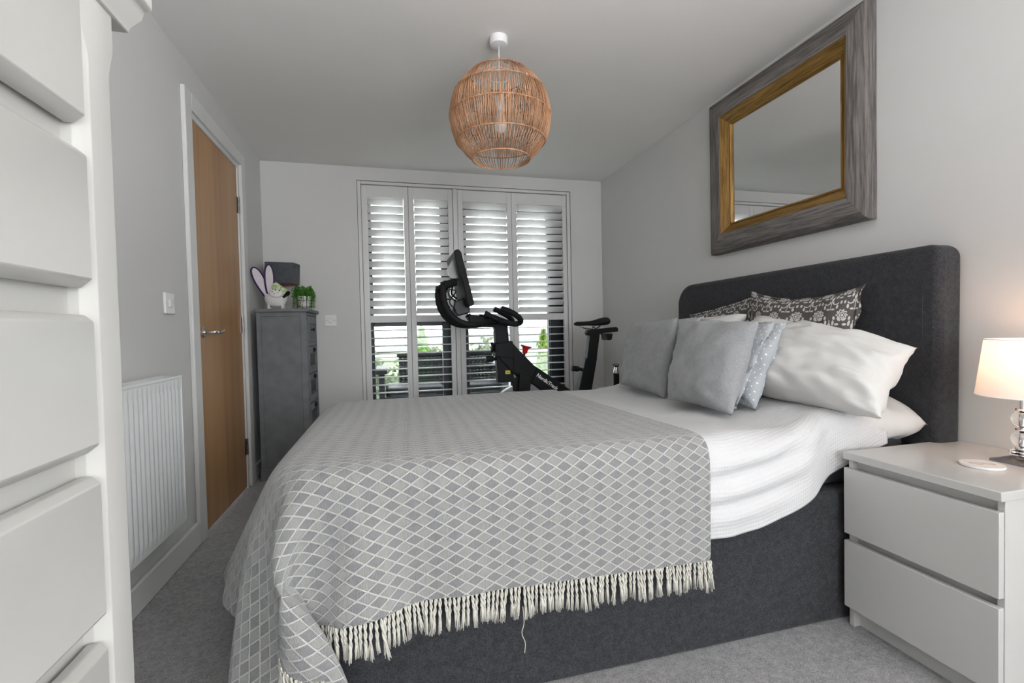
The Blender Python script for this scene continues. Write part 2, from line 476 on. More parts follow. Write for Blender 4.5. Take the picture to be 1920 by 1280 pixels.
def skirting(name, pts_box):
    struct(name, B(*pts_box), 'white_trim', bevel=0.006, seg=3)
skirting('baseboard_left', [(0, 0.018, YB, DY0 - 0.085, 0, 0.105), (0, 0.018, DY1 + 0.085, D, 0, 0.105)])
skirting('baseboard_back', [(0.018, WX0, D - 0.018, D, 0, 0.105), (WX1, W - 0.018, D - 0.018, D, 0, 0.105)])
skirting('baseboard_right', [(W - 0.018, W, YB, D, 0, 0.105)])

# door: architrave, lining, leaf with hinges and lever
struct('trim_1', B((0, 0.02, DY0 - 0.085, DY0 - 0.005, 0, DZ + 0.075), (0, 0.02, DY1 + 0.005, DY1 + 0.085, 0, DZ + 0.075), (0, 0.02, DY0 - 0.005, DY1 + 0.005, DZ - 0.002, DZ + 0.075)), 'white_trim', bevel=0.004, seg=2)
door = bpy.data.objects.new('door_1', None); COL.objects.link(door); door.location = (-0.02, (DY0 + DY1) / 2, 0); WO[door] = Vector(door.location); door['kind'] = 'structure'
mk('door_frame', B((-0.12, 0.004, DY0, DY0 + 0.03, 0, DZ), (-0.12, 0.004, DY1 - 0.026, DY1, 0, DZ), (-0.12, 0.004, DY0 + 0.03, DY1 - 0.026, DZ - 0.026, DZ)), 'white_trim', door, bevel=0.002)
leaf = mk('door_leaf', B(-0.045, -0.002, DY0 + 0.033, DY1 - 0.029, 0.008, DZ - 0.030), 'door_oak', door, bevel=0.0015)
for hz in (1.755, 1.02, 0.26):
    bm = bmesh.new()
    for k in range(5):
        lathe(bm, [(0.0065, hz - 0.05 + k * 0.02 + 0.001), (0.0065, hz - 0.05 + k * 0.02 + 0.019)], (0.006, DY1 - 0.028, 0), 12, cap=True)
    box(bm, -0.002, 0.0005, DY1 - 0.056, DY1 - 0.030, hz - 0.05, hz + 0.05)
    box(bm, 0.0035, 0.0065, DY1 - 0.027, DY1 - 0.004, hz - 0.05, hz + 0.05)
    mk('hinge', bm, 'hinge_steel', door, smooth='auto')
hy, hz = DY0 + 0.085, 0.972
rose = mk('handle_rose', lathe(bmesh.new(), [(0.0, 0.0), (0.026, 0.0), (0.026, 0.006), (0.022, 0.010), (0.0, 0.010)], (-0.002, hy, hz), 24, (1, 0, 0)), 'chrome', door, smooth='auto')
mk('door_lever', tube(bmesh.new(), smooth_path([(0.0, hy, hz), (0.045, hy, hz), (0.056, hy + 0.012, hz), (0.056, hy + 0.06, hz - 0.004), (0.055, hy + 0.10, hz + 0.003), (0.052, hy + 0.135, hz + 0.010)], 5), [0.009] * 14 + [0.0085] * 6 + [0.007] * 6, 12), 'chrome', door, smooth=True)
mk('latch_plate', B(-0.03, -0.001, DY0 + 0.028, DY0 + 0.0315, hz - 0.03, hz + 0.03), 'chrome', door)

# light switch (left wall) and wall plate (far wall)
t = thing('light_switch', 'white square light switch on the left wall beside the oak door', 'light switch', (0, 2.245, 1.045))
mk('switch_plate', B(0, 0.011, 2.203, 2.289, 1.048, 1.134), 'white_plastic', t, bevel=0.004, seg=3)
mk('rocker', prism(bmesh.new(), [(0.010, 1.075), (0.015, 1.075), (0.019, 1.105), (0.010, 1.108)], 'y', 2.232, 2.256), 'white_plastic', t, bevel=0.001)
for yy in (2.213, 2.279):
    mk('screw', lathe(bmesh.new(), [(0, 0.0125), (0.003, 0.012), (0.0035, 0.010)], (0, yy, 1.091), 10, (1, 0, 0)), 'brushed_steel', t)
t = thing('wall_plate', 'white single wall plate on the far wall between grey tallboy and window', 'wall plate', (0.454, D, 1.007))
mk('plate', B(0.411, 0.497, D - 0.010, D, 1.009, 1.095), 'white_plastic', t, bevel=0.004, seg=3)
mk('outlet_ring', lathe(bmesh.new(), [(0, 0.0125), (0.007, 0.013), (0.014, 0.015), (0.018, 0.012), (0.019, 0.009)], (0.454, D, 1.052), 24, (0, -1, 0)), 'white_plastic', t, smooth=True)
for xx in (0.424, 0.484):
    mk('screw', lathe(bmesh.new(), [(0, 0.012), (0.003, 0.0115), (0.0035, 0.009)], (xx, D, 1.052), 10, (0, -1, 0)), 'dark_chrome', t)

# ================================================================== FRENCH WINDOW + SHUTTERS
win = bpy.data.objects.new('window_1', None); COL.objects.link(win); win.location = (1.55, D + 0.15, 0); WO[win] = Vector(win.location); win['kind'] = 'structure'
G0, G1 = D + 0.14, D + 0.20
def fr(name, x0, x1, z0, z1, y0=G0, y1=G1): return mk(name, B(x0, x1, y0, y1, z0, z1), 'anthracite', win, bevel=0.004)
fr('window_frame', 0.672, 0.768, 0.0, 2.13); fr('window_frame', 2.275, 2.428, 0.0, 2.13)
fr('window_frame', 0.768, 2.275, 2.06, 2.13); fr('window_frame', 0.768, 2.275, 0.0, 0.07)
fr('window_frame', 1.318, 1.448, 0.07, 2.06)
fr('transom', 0.768, 1.318, 1.0, 1.034)
sash = fr('door_sash', 1.448, 1.536, 0.07, 2.06, G0 - 0.01, G1 - 0.01)
fr('door_sash', 2.255, 2.267, 0.07, 2.06, G0 - 0.01, G1 - 0.01)
fr('door_sash', 1.536, 2.255, 1.98, 2.06, G0 - 0.01, G1 - 0.01); fr('door_sash', 1.536, 2.255, 0.07, 0.16, G0 - 0.01, G1 - 0.01)
bm = bmesh.new(); box(bm, 1.475, 1.51, G0 - 0.022, G0 - 0.010, 1.13, 1.30)
tube(bm, smooth_path([(1.492, G0 - 0.02, 1.245), (1.492, G0 - 0.062, 1.245), (1.515, G0 - 0.068, 1.246), (1.625, G0 - 0.066, 1.247)], 5), 0.010, 10)
mk('lever_handle', bm, 'dark_chrome', win, smooth='auto')
for a in ((0.768, 1.318, 0.07, 1.0), (0.768, 1.318, 1.034, 2.06), (1.536, 2.255, 0.16, 1.98)):
    mk('glass_pane', B(a[0], a[1], G0 + 0.026, G0 + 0.030, a[2], a[3]), 'window_glass', win)

shut = thing('window_shutters', 'white full height plantation shutters covering the french window', 'shutters', (1.55, D + 0.03, 0))
SY0, SY1 = D + 0.022, D + 0.050
mk('outer_frame', B((0.674, 0.700, SY0 - 0.012, SY1 + 0.01, 0.0, 2.128), (2.398, 2.426, SY0 - 0.012, SY1 + 0.01, 0.0, 2.128), (0.700, 2.398, SY0 - 0.012, SY1 + 0.01, 2.104, 2.128), (0.700, 2.398, SY0 - 0.012, SY1 + 0.01, 0.0, 0.02)), 'shutter_paint', shut, bevel=0.003)
mk('centre_post', B(1.413, 1.449, SY0 - 0.008, SY1 + 0.005, 0.02, 2.104), 'shutter_paint', shut, bevel=0.003)
mk('meeting_bead', B((1.046, 1.068, SY1 + 0.0005, SY1 + 0.006, 0.022, 2.101), (1.895, 1.916, SY1 + 0.0005, SY1 + 0.006, 0.022, 2.101)), 'shutter_paint', shut)
def louvre_mesh(w, tilt, width, thick):
    bm = bmesh.new(); n = 12; pts = []
    for k in range(n):
        a = k * math.tau / n
        y, z = math.cos(a) * width / 2, math.sin(a) * thick / 2
        pts.append((y * math.cos(tilt) - z * math.sin(tilt), y * math.sin(tilt) + z * math.cos(tilt)))
    lo = [bm.verts.new((-w / 2, *p)) for p in pts]; hi = [bm.verts.new((w / 2, *p)) for p in pts]
    bm.faces.new(lo); bm.faces.new(hi[::-1])
    for i in range(n): bm.faces.new((lo[i], lo[(i + 1) % n], hi[(i + 1) % n], hi[i]))
    bmesh.ops.recalc_face_normals(bm, faces=bm.faces)
    me = bpy.data.meshes.new('louvre'); bm.to_mesh(me); bm.free()
    me.materials.append(MATS['louvre_white'])
    for p in me.polygons: p.use_smooth = len(p.vertices) == 4
    return me
for (x0, x1) in ((0.7025, 1.0565), (1.0585, 1.4105), (1.4515, 1.9045), (1.9065, 2.3955)):
    pa = mk('shutter_panel', B((x0, x0 + 0.043, SY0, SY1, 0.022, 2.101), (x1 - 0.036, x1, SY0, SY1, 0.022, 2.101), (x0 + 0.043, x1 - 0.036, SY0 + .001, SY1 - .001, 2.008, 2.101), (x0 + 0.043, x1 - 0.036, SY0 + .001, SY1 - .001, 1.030, 1.086), (x0 + 0.043, x1 - 0.036, SY0 + .001, SY1 - .001, 0.022, 0.12)), 'shutter_paint', shut, bevel=0.002)
    a0, a1 = x0 + 0.043, x1 - 0.036; w = a1 - a0 - 0.003; xc = (a0 + a1) / 2; yc = (SY0 + SY1) / 2
    up = louvre_mesh(w, -math.radians(43), 0.066, 0.010); lo = louvre_mesh(w, 0.02, 0.064, 0.010)
    zs = [(1.980 - 0.0615 * k, up) for k in range(15)] + [(0.968 - 0.0618 * k, lo) for k in range(14)]
    for z, me in zs:
        o = bpy.data.objects.new('louvre', me); COL.objects.link(o); o.parent = pa
        o.location = Vector((xc, yc, z)) - WO[pa]

# ================================================================== BALCONY AND LANDSCAPE
struct('balcony_floor', B(-1.6, 5.2, D + 0.30, 6.3, -0.12, -0.04), 'deck_grey')
t = thing('glass_balustrade', 'clear glass balcony balustrade with slim steel posts beyond the rattan sofa', 'balustrade', (1.8, 6.2, -0.04))
for k in range(5):
    x0 = -1.5 + k * 1.32
    mk('glass_panel', B(x0 + 0.03, x0 + 1.29, 6.195, 6.205, 0.02, 0.62), 'window_glass', t)
    mk('post', B(x0 - 0.02, x0 + 0.02, 6.18, 6.22, -0.04, 0.63), 'brushed_steel', t, bevel=0.003)
mk('handrail', tube(bmesh.new(), [(-1.5, 6.2, 0.65), (5.1, 6.2, 0.65)], 0.02, 12), 'brushed_steel', t, smooth=True)

sofa = thing('rattan_sofa', 'black woven rattan sofa on the balcony seen through the lower shutters', 'sofa', (1.38, 4.95, -0.04))
def weave(name, x0, x1, y, z0, z1, t, rows, cols, par):
    bm = bmesh.new()
    for r in range(rows):
        z = z0 + (z1 - z0) * (r + 0.5) / rows; h = (z1 - z0) / rows * 0.46
        prev = None
        for c in range(cols * 2 + 1):
            x = x0 + (x1 - x0) * c / (cols * 2); yy = y + (t if (c + r) % 2 else -t)
            cur = [bm.verts.new((x, yy, z - h)), bm.verts.new((x, yy, z + h)), bm.verts.new((x, yy + 0.003, z + h)), bm.verts.new((x, yy + 0.003, z - h))]
            if prev:
                for i in range(4): bm.faces.new((prev[i], prev[(i + 1) % 4], cur[(i + 1) % 4], cur[i]))
            prev = cur
    for c in range(cols):
        x = x0 + (x1 - x0) * (c + 0.5) / cols
        box(bm, x - 0.010, x + 0.010, y - 0.001, y + 0.004, z0, z1)
    return mk(name, bm, 'dark_rattan', par, kind='stuff')
def arm_weave(x, y0, y1, z0, z1, par):
    bm = bmesh.new(); n = 16
    for r in range(n):
        z = z0 + (z1 - z0) * (r + 0.5) / n; box(bm, x - 0.003, x + 0.003, y0, y1, z - 0.0155, z + 0.0155)
    mk('arm_weave', bm, 'dark_rattan', par, kind='stuff')
weave('back_weave', 0.98, 2.00, 5.22, 0.30, 0.70, 0.004, 13, 24, sofa)
weave('front_weave', 0.80, 2.00, 4.62, 0.00, 0.32, 0.004, 12, 26, sofa)
arm_weave(0.80, 4.64, 5.2, 0.02, 0.56, sofa)
arm_weave(2.02, 4.64, 5.2, 0.02, 0.56, sofa)
for q in ((0.78, 0.83), (1.98, 2.03)):
    mk('armrest', B(q[0] - 0.03, q[1] + 0.03, 4.58, 5.26, 0.56, 0.60), 'dark_rattan', sofa, bevel=0.01)
    for yy in (4.60, 5.22): mk('leg', B(q[0], q[1], yy, yy + 0.04, -0.04, 0.56), 'dark_rattan', sofa, bevel=0.004)
mk('back_rail', B(0.96, 2.03, 5.20, 5.26, 0.685, 0.725), 'dark_rattan', sofa, bevel=0.01)
mk('seat_rail', B(0.80, 2.02, 4.60, 4.65, 0.30, 0.34), 'dark_rattan', sofa, bevel=0.008)
for k in range(2):
    mk('seat_cushion', B(0.84 + k * 0.58, 1.40 + k * 0.58, 4.66, 5.18, 0.32, 0.42), 'dark_rattan', sofa, bevel=0.03, seg=4)
# ground, hills
bm = bmesh.new()
GX, GY = 60, 50
vs = {}
for i in range(GX + 1):
    for j in range(GY + 1):
        x = -90 + 200 * i / GX; y = 8 + 180 * (j / GY) ** 1.6
        d = max(0, y - 20)
        z = -6 + 0.010 * d + 1.2 * mnoise.noise(Vector((x * 0.03, y * 0.03, 0)))
        vs[i, j] = bm.verts.new((x, y, z))
for i in range(GX):
    for j in range(GY): bm.faces.new((vs[i, j], vs[i + 1, j], vs[i + 1, j + 1], vs[i, j + 1]))
struct('ground', bm, 'meadow', smooth=True)
bm = bmesh.new(); vs = {}
for i in range(81):
    for j in range(8):
        x = -120 + 260 * i / 80; h = 5 + 2.6 * mnoise.noise(Vector((x * 0.02, 3.1, 0))) + 0.8 * mnoise.noise(Vector((x * 0.09, 1, 0)))
        z = -5 + h * math.sin(j / 7 * math.pi / 2); y = 150 + 40 * j / 7
        vs[i, j] = bm.verts.new((x, y, z))
for i in range(80):
    for j in range(7): bm.faces.new((vs[i, j], vs[i + 1, j], vs[i + 1, j + 1], vs[i, j + 1]))
struct('hillside', bm, 'hill_far', smooth=True)

def tree(loc, height, rad, kind, mat, label, n=420, leaf=0.22):
    t = thing(kind, label, 'tree', loc, None)
    tube_b = bmesh.new(); tube(tube_b, [Vector(loc), Vector(loc) + Vector((0, 0, height * 0.6))], [rad * 0.09, rad * 0.04], 8)
    mk('trunk', tube_b, 'bark', t, smooth=True)
    bm = bmesh.new(); rr = random.Random(hash(label) % 1000 if False else len(label) * 7 + int(loc[0] * 10))
    for k in range(n):
        a = rr.uniform(0, math.tau)
        if kind == 'conifer_tree':
            h = rr.random() ** 0.9; r = rad * (1 - h) ** 0.85 * rr.uniform(0.55, 1.0); z = height * (0.08 + 0.92 * h)
        else:
            e = math.asin(rr.uniform(-0.75, 1)); q = rr.uniform(0.65, 1.0)
            lump = 1 + 0.25 * math.sin(3 * a + loc[0]) + 0.15 * math.sin(5 * e + 2 * a)
            r = rad * math.cos(e) * q * lump; z = height * 0.62 + height * 0.38 * math.sin(e) * q * lump
        c = Vector(loc) + Vector((r * math.cos(a), r * math.sin(a), z))
        s = leaf * rr.uniform(0.6, 1.3)
        u = Vector((rr.uniform(-1, 1), rr.uniform(-1, 1), rr.uniform(-1, 1))).normalized(); w = u.orthogonal().normalized()
        bm.faces.new([bm.verts.new(c + u * s), bm.verts.new(c + w * s * 0.6), bm.verts.new(c - u * s), bm.verts.new(c - w * s * 0.6)])
    mk('foliage', bm, mat, t, kind='stuff')
tree((2.25, 20, -6.0), 7.1, 1.25, 'conifer_tree', 'tree_conifer', 'bright green pointed conifer seen through the second shutter panel', 1500, 0.16)
tree((6.55, 17, -6.0), 6.9, 1.0, 'conifer_tree', 'tree_lime', 'yellow green conifer seen through the right hand shutter panel', 1300, 0.15)
tl = [((-0.9, 24), 6.5, 2.0, 'tree_pale', 'pale bushy tree seen through the left shutter panel'),
      ((3.4, 33), 6.0, 2.0, 'tree_pale', 'pale bushy tree standing behind the pointed conifer'),
      ((8.2, 35), 6.0, 2.0, 'tree_pale', 'pale tree behind the bike handlebar post'),
      ((14.0, 34), 6.2, 2.4, 'tree_pale', 'pale tree behind the right shutter panel, beside the yellow green conifer'),
      ((9.0, 22), 4.9, 1.5, 'tree_lime', 'low yellow green tree right of the centre shutter panel')]
for (xy, h, r, mt, lb) in tl: tree((xy[0], xy[1], -6.0), h, r, 'leafy_tree', mt, lb, 1100, 0.24)

# ================================================================== BED
bed = thing('bed', 'charcoal fabric double bed with tall upholstered headboard against the right wall', 'bed', (1.66, 1.865, 0))
BX0, BX1, BY0, BY1 = 0.72, 2.60, 1.190, 2.540
mk('divan_base', B(BX0, BX1, BY0, BY1, 0.0, 0.415), 'charcoal_fabric', bed, bevel=0.012, seg=3)
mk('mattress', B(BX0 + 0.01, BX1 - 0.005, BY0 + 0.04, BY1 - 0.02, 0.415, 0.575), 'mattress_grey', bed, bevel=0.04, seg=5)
# headboard: rounded top corners, softly domed front
pts = [(1.145, 0.0)] + [(1.134, 1.12)] + arc(1.134 + 0.045, 1.158, 0.045, 180, 90, 8) + arc(2.575 - 0.13, 1.065, 0.13, 90, 12, 8) + [(2.572, 0.0)]
bm = bmesh.new(); prism(bm, pts, 'x', 2.600, 2.706)
mk('headboard', bm, 'charcoal_fabric', bed, bevel=0.022, seg=4)
bm = bmesh.new(); tube(bm, smooth_path([(2.6005, 1.205, 0.02), (2.6005, 1.190, 0.6), (2.6005, 1.187, 1.10), (2.6005, 1.196, 1.178)], 6), 0.0014, 6)
mk('seam', bm, 'charcoal_fabric', bed)

# ------------------------------------------------------------------ duvet
def duvet_grid():
    NX, NS = 150, 150
    xs = np.linspace(0.64, 2.455, NX); verts = []; uvs = []
    for x in xs:
        yn = 1.150 - 0.015 * sstep(x, 1.5, 1.8) + 0.058 * sstep(x, 2.05, 2.235)
        yf = 2.565
        hem = 0.40 - 0.055 * sstep(x, 1.2, 1.65) + 0.115 * max(0, (x - 1.74) / 0.46) ** 1.6 if x < 2.2 else 0.462 + 0.35 * (x - 2.2)
        hem = max(0.35, hem)
        head = sstep(x, 1.98, 2.35)
        top = 0.618 + 0.018 * sstep(x, 0.66, 0.9) + 0.045 * head - 0.03 * sstep(x, 2.38, 2.455)
        r = 0.075
        # cross-section path: near hem up, corner, top, corner, far hem down
        L1 = top - r - hem; La = r * math.pi / 2; L2 = (yf - r) - (yn + r); L3 = top - r - 0.36
        tot = L1 + La + L2 + La + L3
        for j in range(NS):
            # denser samples on the near side
            q = j / (NS - 1); s = tot * (0.55 * q ** 1.5 + 0.45 * q)
            if s < L1: y, z, ny, nz = yn, hem + s, -1, 0
            elif s < L1 + La:
                a = (s - L1) / r; y, z = yn + r - r * math.cos(a), top - r + r * math.sin(a); ny, nz = -math.cos(a), math.sin(a)
            elif s < L1 + La + L2:
                y, z, ny, nz = yn + r + (s - L1 - La), top, 0, 1
            elif s < L1 + 2 * La + L2:
                a = (s - L1 - La - L2) / r; y, z = yf - r + r * math.sin(a), top - r + r * math.cos(a); ny, nz = math.sin(a), math.cos(a)
            else: y, z, ny, nz = yf, top - r - (s - L1 - 2 * La - L2), 1, 0
            # wrinkles
            d = 0.006 * mnoise.noise(Vector((x * 6, s * 6, 0.3))) + 0.004 * mnoise.noise(Vector((x * 14, s * 14, 2.3)))
            fx = sstep(x, 1.5, 1.8)
            if ny < -0.05:
                side = min(1, -ny * 1.3)
                def ridge(z0, slope, amp, wdt, xa, xb, curve=0.0):
                    zz = z0 + slope * (x - 1.74) + curve * (x - 1.74) ** 2
                    return 0.62 * amp * math.exp(-((z - zz) / (wdt * 1.35)) ** 2) * sstep(x, xa, xa + 0.12) * (1 - sstep(x, xb - 0.15, xb))
                d += side * fx * (ridge(0.555, 0.10, 0.020, 0.022, 1.5, 2.3, 0.25) - ridge(0.515, 0.10, 0.016, 0.014, 1.5, 2.2, 0.25)
                                  + ridge(0.472, 0.08, 0.020, 0.020, 1.5, 2.15, 0.35) - ridge(0.437, 0.07, 0.014, 0.012, 1.5, 2.05, 0.35)
                                  + ridge(0.400, 0.09, 0.012, 0.018, 1.5, 2.1, 0.3)
                                  + ridge(0.50, 0.42, 0.013, 0.016, 1.92, 2.4) - ridge(0.47, 0.42, 0.010, 0.012, 1.95, 2.4)
                                  + ridge(0.44, 0.40, 0.010, 0.014, 1.95, 2.4))
                d += -0.012 * side * sstep(hem + 0.05, z, hem) if False else 0
            if ny > -0.3 and nz > 0.5:
                d += 0.010 * mnoise.noise(Vector((x * 2.2, y * 2.2, 5))) * nz
            zt_ = 0.040 * min(1, max(0, (y - 1.15) / 1.4)) * sstep(z, 0.45, 0.6)
            verts.append((x, y + ny * d, z + nz * d - zt_)); uvs.append((x, s))
    return NX, NS, verts, uvs
NX, NS, vv, uu = duvet_grid()
bm = bmesh.new(); uvl = bm.loops.layers.uv.new('UVMap')
bv = [bm.verts.new(p) for p in vv]
for i in range(NX - 1):
    for j in range(NS - 1):
        ids = (i * NS + j, (i + 1) * NS + j, (i + 1) * NS + j + 1, i * NS + j + 1)
        f = bm.faces.new([bv[k] for k in ids])
        for l, k in zip(f.loops, ids): l[uvl].uv = uu[k]
duvet = mk('duvet', bm, 'duvet_cotton', smooth=True, label='white waffle cotton duvet over the bed, hanging to a curved hem', cat='duvet')
sm = duvet.modifiers.new('thick', 'SOLIDIFY'); sm.thickness = 0.014; sm.offset = -1.0

# ------------------------------------------------------------------ throw: cloth relaxed over the bed shape
def make_throw():
    h = 0.0245
    x_r, x_l = 1.738, 0.165
    y_0, y_1 = 0.820, 2.880
    nx = int(round((x_r - x_l) / h)) + 1; ny = int(round((y_1 - y_0) / h)) + 1
    X, Y = np.meshgrid(np.linspace(x_l, x_r, nx), np.linspace(y_0, y_1, ny), indexing='ij')
    P = np.stack([X, Y, np.full_like(X, 0.66)], -1)
    sk = 0.034                               # the throw lies slightly turned on the bed
    dx, dy = X - x_r, Y - y_0
    P[..., 0] = x_r + dx * math.cos(sk) + dy * math.sin(sk); P[..., 1] = y_0 - dx * math.sin(sk) + dy * math.cos(sk)
    P[..., 2] += 0.004 * rng.standard_normal(P.shape[:2])
    rest = P.copy(); Q = P.copy()
    hx = (x_r - x_l) / (nx - 1); hy = (y_1 - y_0) / (ny - 1)
    cons = []
    def add(di, dj, rest_l, k, mod_axis, period, sel):
        for s in sel:
            I = np.arange(nx)[:, None] * np.ones((1, ny), int); J = np.ones((nx, 1), int) * np.arange(ny)[None]
            key = (I if mod_axis == 0 else J) % period
            m = np.isin(key, s) & (I + di < nx) & (J + dj < ny) & (J + dj >= 0)
            a = np.nonzero(m); b = (a[0] + di, a[1] + dj)
            cons.append((a, b, rest_l, k))
    dg = math.hypot(hx, hy)
    add(1, 0, hx, 1.0, 0, 2, [[0], [1]]); add(0, 1, hy, 1.0, 1, 2, [[0], [1]])
    add(1, 1, dg, 0.35, 0, 2, [[0], [1]]); add(1, -1, dg, 0.35, 0, 2, [[0], [1]])
    add(2, 0, 2 * hx, 0.22, 0, 4, [[0, 1], [2, 3]]); add(0, 2, 2 * hy, 0.22, 1, 4, [[0, 1], [2, 3]])
    add(4, 0, 4 * hx, 0.06, 0, 8, [[0, 1, 2, 3], [4, 5, 6, 7]]); add(0, 4, 4 * hy, 0.06, 1, 8, [[0, 1, 2, 3], [4, 5, 6, 7]])
    # a gathered pleat at the near foot corner
    iA = int(round((0.76 - x_l) / hx)); iB = int(round((0.47 - x_l) / hx)); jj = np.arange(0, 13)
    plL = 0.085 + (jj / 12.0) ** 1.5 * 0.18
    N = np.array([[0, 0.027, 1.0], [0, -1, 0], [0, 1, 0], [-0.870, 0, 0.493], [-0.85, -0.53, 0.0]])
    N /= np.linalg.norm(N, axis=1)[:, None]
    pts0 = np.array([[0, 1.15, 0.646], [0, 1.118, 0], [0, 2.585, 0], [0.585, 0, 0.630], [0.655, 1.12, 0.2]])
    off = (N * pts0).sum(1); kk = 0.022
    def collide(P):
        d = P @ N.T - off
        m = d.max(-1, keepdims=True); e = np.exp((d - m) / kk); s = e.sum(-1, keepdims=True)
        sd = (m + kk * np.log(s))[..., 0] - kk * math.log(1.0)
        g = (e / s) @ N; g /= np.linalg.norm(g, axis=-1, keepdims=True)
        return sd, g
    dt = 1 / 60
    for it in range(230):
        vel = (Q - P) * 0 + (P - Q) * (0.96 if it < 170 else 0.85)
        Q = P.copy()
        P = P + vel; P[..., 2] -= 9.8 * dt * dt * 0.5
        for k_ in range(14):
            for a, b, L, k in cons:
                d = P[b] - P[a]; l = np.linalg.norm(d, axis=-1, keepdims=True)
                c = d * ((l - L) / np.maximum(l, 1e-9)) * 0.5 * k
                P[a] += c; P[b] -= c
            d = P[iB, jj] - P[iA, jj]; l = np.linalg.norm(d, axis=-1)
            c = d * (np.maximum(0, l - plL) / np.maximum(l, 1e-9) * 0.25)[:, None]
            P[iA, jj] += c * 0.4; P[iB, jj] -= c * 1.2
            if k_ % 3 == 1 or k_ == 13:
                sd, g = collide(P)
                inside = sd < 0
                P[inside] -= g[inside] * sd[inside][:, None]
                if k_ == 13:
                    mv = P - Q; vn = (mv * g).sum(-1, keepdims=True) * g; vt = mv - vn
                    P[inside] -= vt[inside] * 0.72
                P[..., 2] = np.maximum(P[..., 2], 0.012)
    return nx, ny, P, X, Y
nx, ny, TP, TX, TY = make_throw()
throw = thing('throw_blanket', 'grey and cream diamond patterned throw with tassel fringe over the bed foot', 'throw', (1.1, 1.15, 0.2))
bm = bmesh.new(); uvl = bm.loops.layers.uv.new('UVMap')
bv = [[bm.verts.new(TP[i, j]) for j in range(ny)] for i in range(nx)]
for i in range(nx - 1):
    for j in range(ny - 1):
        f = bm.faces.new((bv[i][j], bv[i + 1][j], bv[i + 1][j + 1], bv[i][j + 1]))
        for l, (a, b) in zip(f.loops, ((i, j), (i + 1, j), (i + 1, j + 1), (i, j + 1))): l[uvl].uv = (TX[a, b], TY[a, b])
cl = mk('woven_cloth', bm, 'throw_weave', throw, smooth=True, subsurf=2)
s_ = cl.modifiers.new('thick', 'SOLIDIFY'); s_.thickness = 0.005; s_.offset = 0.0
# tassels along the near hem
def tassel_mesh(seed, length=0.078, twist=True):
    rr = random.Random(seed); bm = bmesh.new()
    L = length * rr.uniform(0.9, 1.1); lt = L * rr.uniform(0.45, 0.65); sway = rr.uniform(-0.006, 0.006)
    for s in (0, 1):
        pts = []
        for k in range(9):
            q = k / 8; a = s * math.pi + q * 7.5 + seed
            pts.append((0.0021 * math.cos(a) + sway * q * 0.5, 0.0021 * math.sin(a), -lt * q))
        tube(bm, pts, 0.0024, 5)
    for k in range(13):
        a = rr.uniform(0, math.tau); sp = rr.uniform(0.001, 0.0075)
        z1 = -L * rr.uniform(0.9, 1.04)
        p0 = Vector((0.0016 * math.cos(a) + sway * 0.4, 0.0016 * math.sin(a), -lt * 0.85)); p1 = Vector((sp * math.cos(a) * 1.1 + sway, sp * math.sin(a) * 0.6, z1))
        mid = (p0 + p1) / 2 + Vector((rr.uniform(-.0015, .0015), rr.uniform(-.001, .001), 0))
        tube(bm, [p0, mid, p1], [0.0014, 0.0013, 0.0008], 4)
    bmesh.ops.recalc_face_normals(bm, faces=bm.faces)
    me = bpy.data.meshes.new('tassel'); bm.to_mesh(me); bm.free(); me.materials.append(MATS['tassel_yarn'])
    for p in me.polygons: p.use_smooth = True
    return me
tm = [tassel_mesh(k) for k in range(9)]
hem = TP[:, 0, :]
seg = np.linalg.norm(np.diff(hem, axis=0), axis=1); cum = np.concatenate([[0], np.cumsum(seg)])
NT = int(cum[-1] / 0.0108)
for k in range(NT + 1):
    s = min(cum[-1] - 0.001, 0.004 + k * 0.0108 + random.uniform(-0.002, 0.002)); i = int(np.searchsorted(cum, s) - 1); i = max(0, min(i, len(seg) - 1)); f = (s - cum[i]) / seg[i]
    p = hem[i] * (1 - f) + hem[i + 1] * f
    o = bpy.data.objects.new('tassel', random.choice(tm)); COL.objects.link(o); o.parent = throw
    low = max(0.0, 0.10 - p[2]) * 3
    o.location = Vector(p) + Vector((0, -0.002, 0.001)) - WO[throw]
    o.rotation_euler = (random.uniform(-0.05, 0.05), random.uniform(-0.14, 0.14), random.uniform(0, 6.28))
    o.scale = (1, 1, min(1.0, max(0.15, (p[2] - 0.006) / 0.085)))
# one long stray thread
i0 = int(np.argmin(np.abs(hem[:, 0] - 1.165)))
bm = bmesh.new(); p = Vector(hem[i0]); tube(bm, smooth_path([p + Vector((0, -0.003, -0.05)), p + Vector((0.002, -0.004, -0.09)), p + Vector((-0.004, -0.004, -0.115)), p + Vector((0.004, -0.004, -0.14)), p + Vector((0.002, -0.004, -0.165))], 4), 0.0009, 5)
mk('loose_thread', bm, 'tassel_yarn', throw)

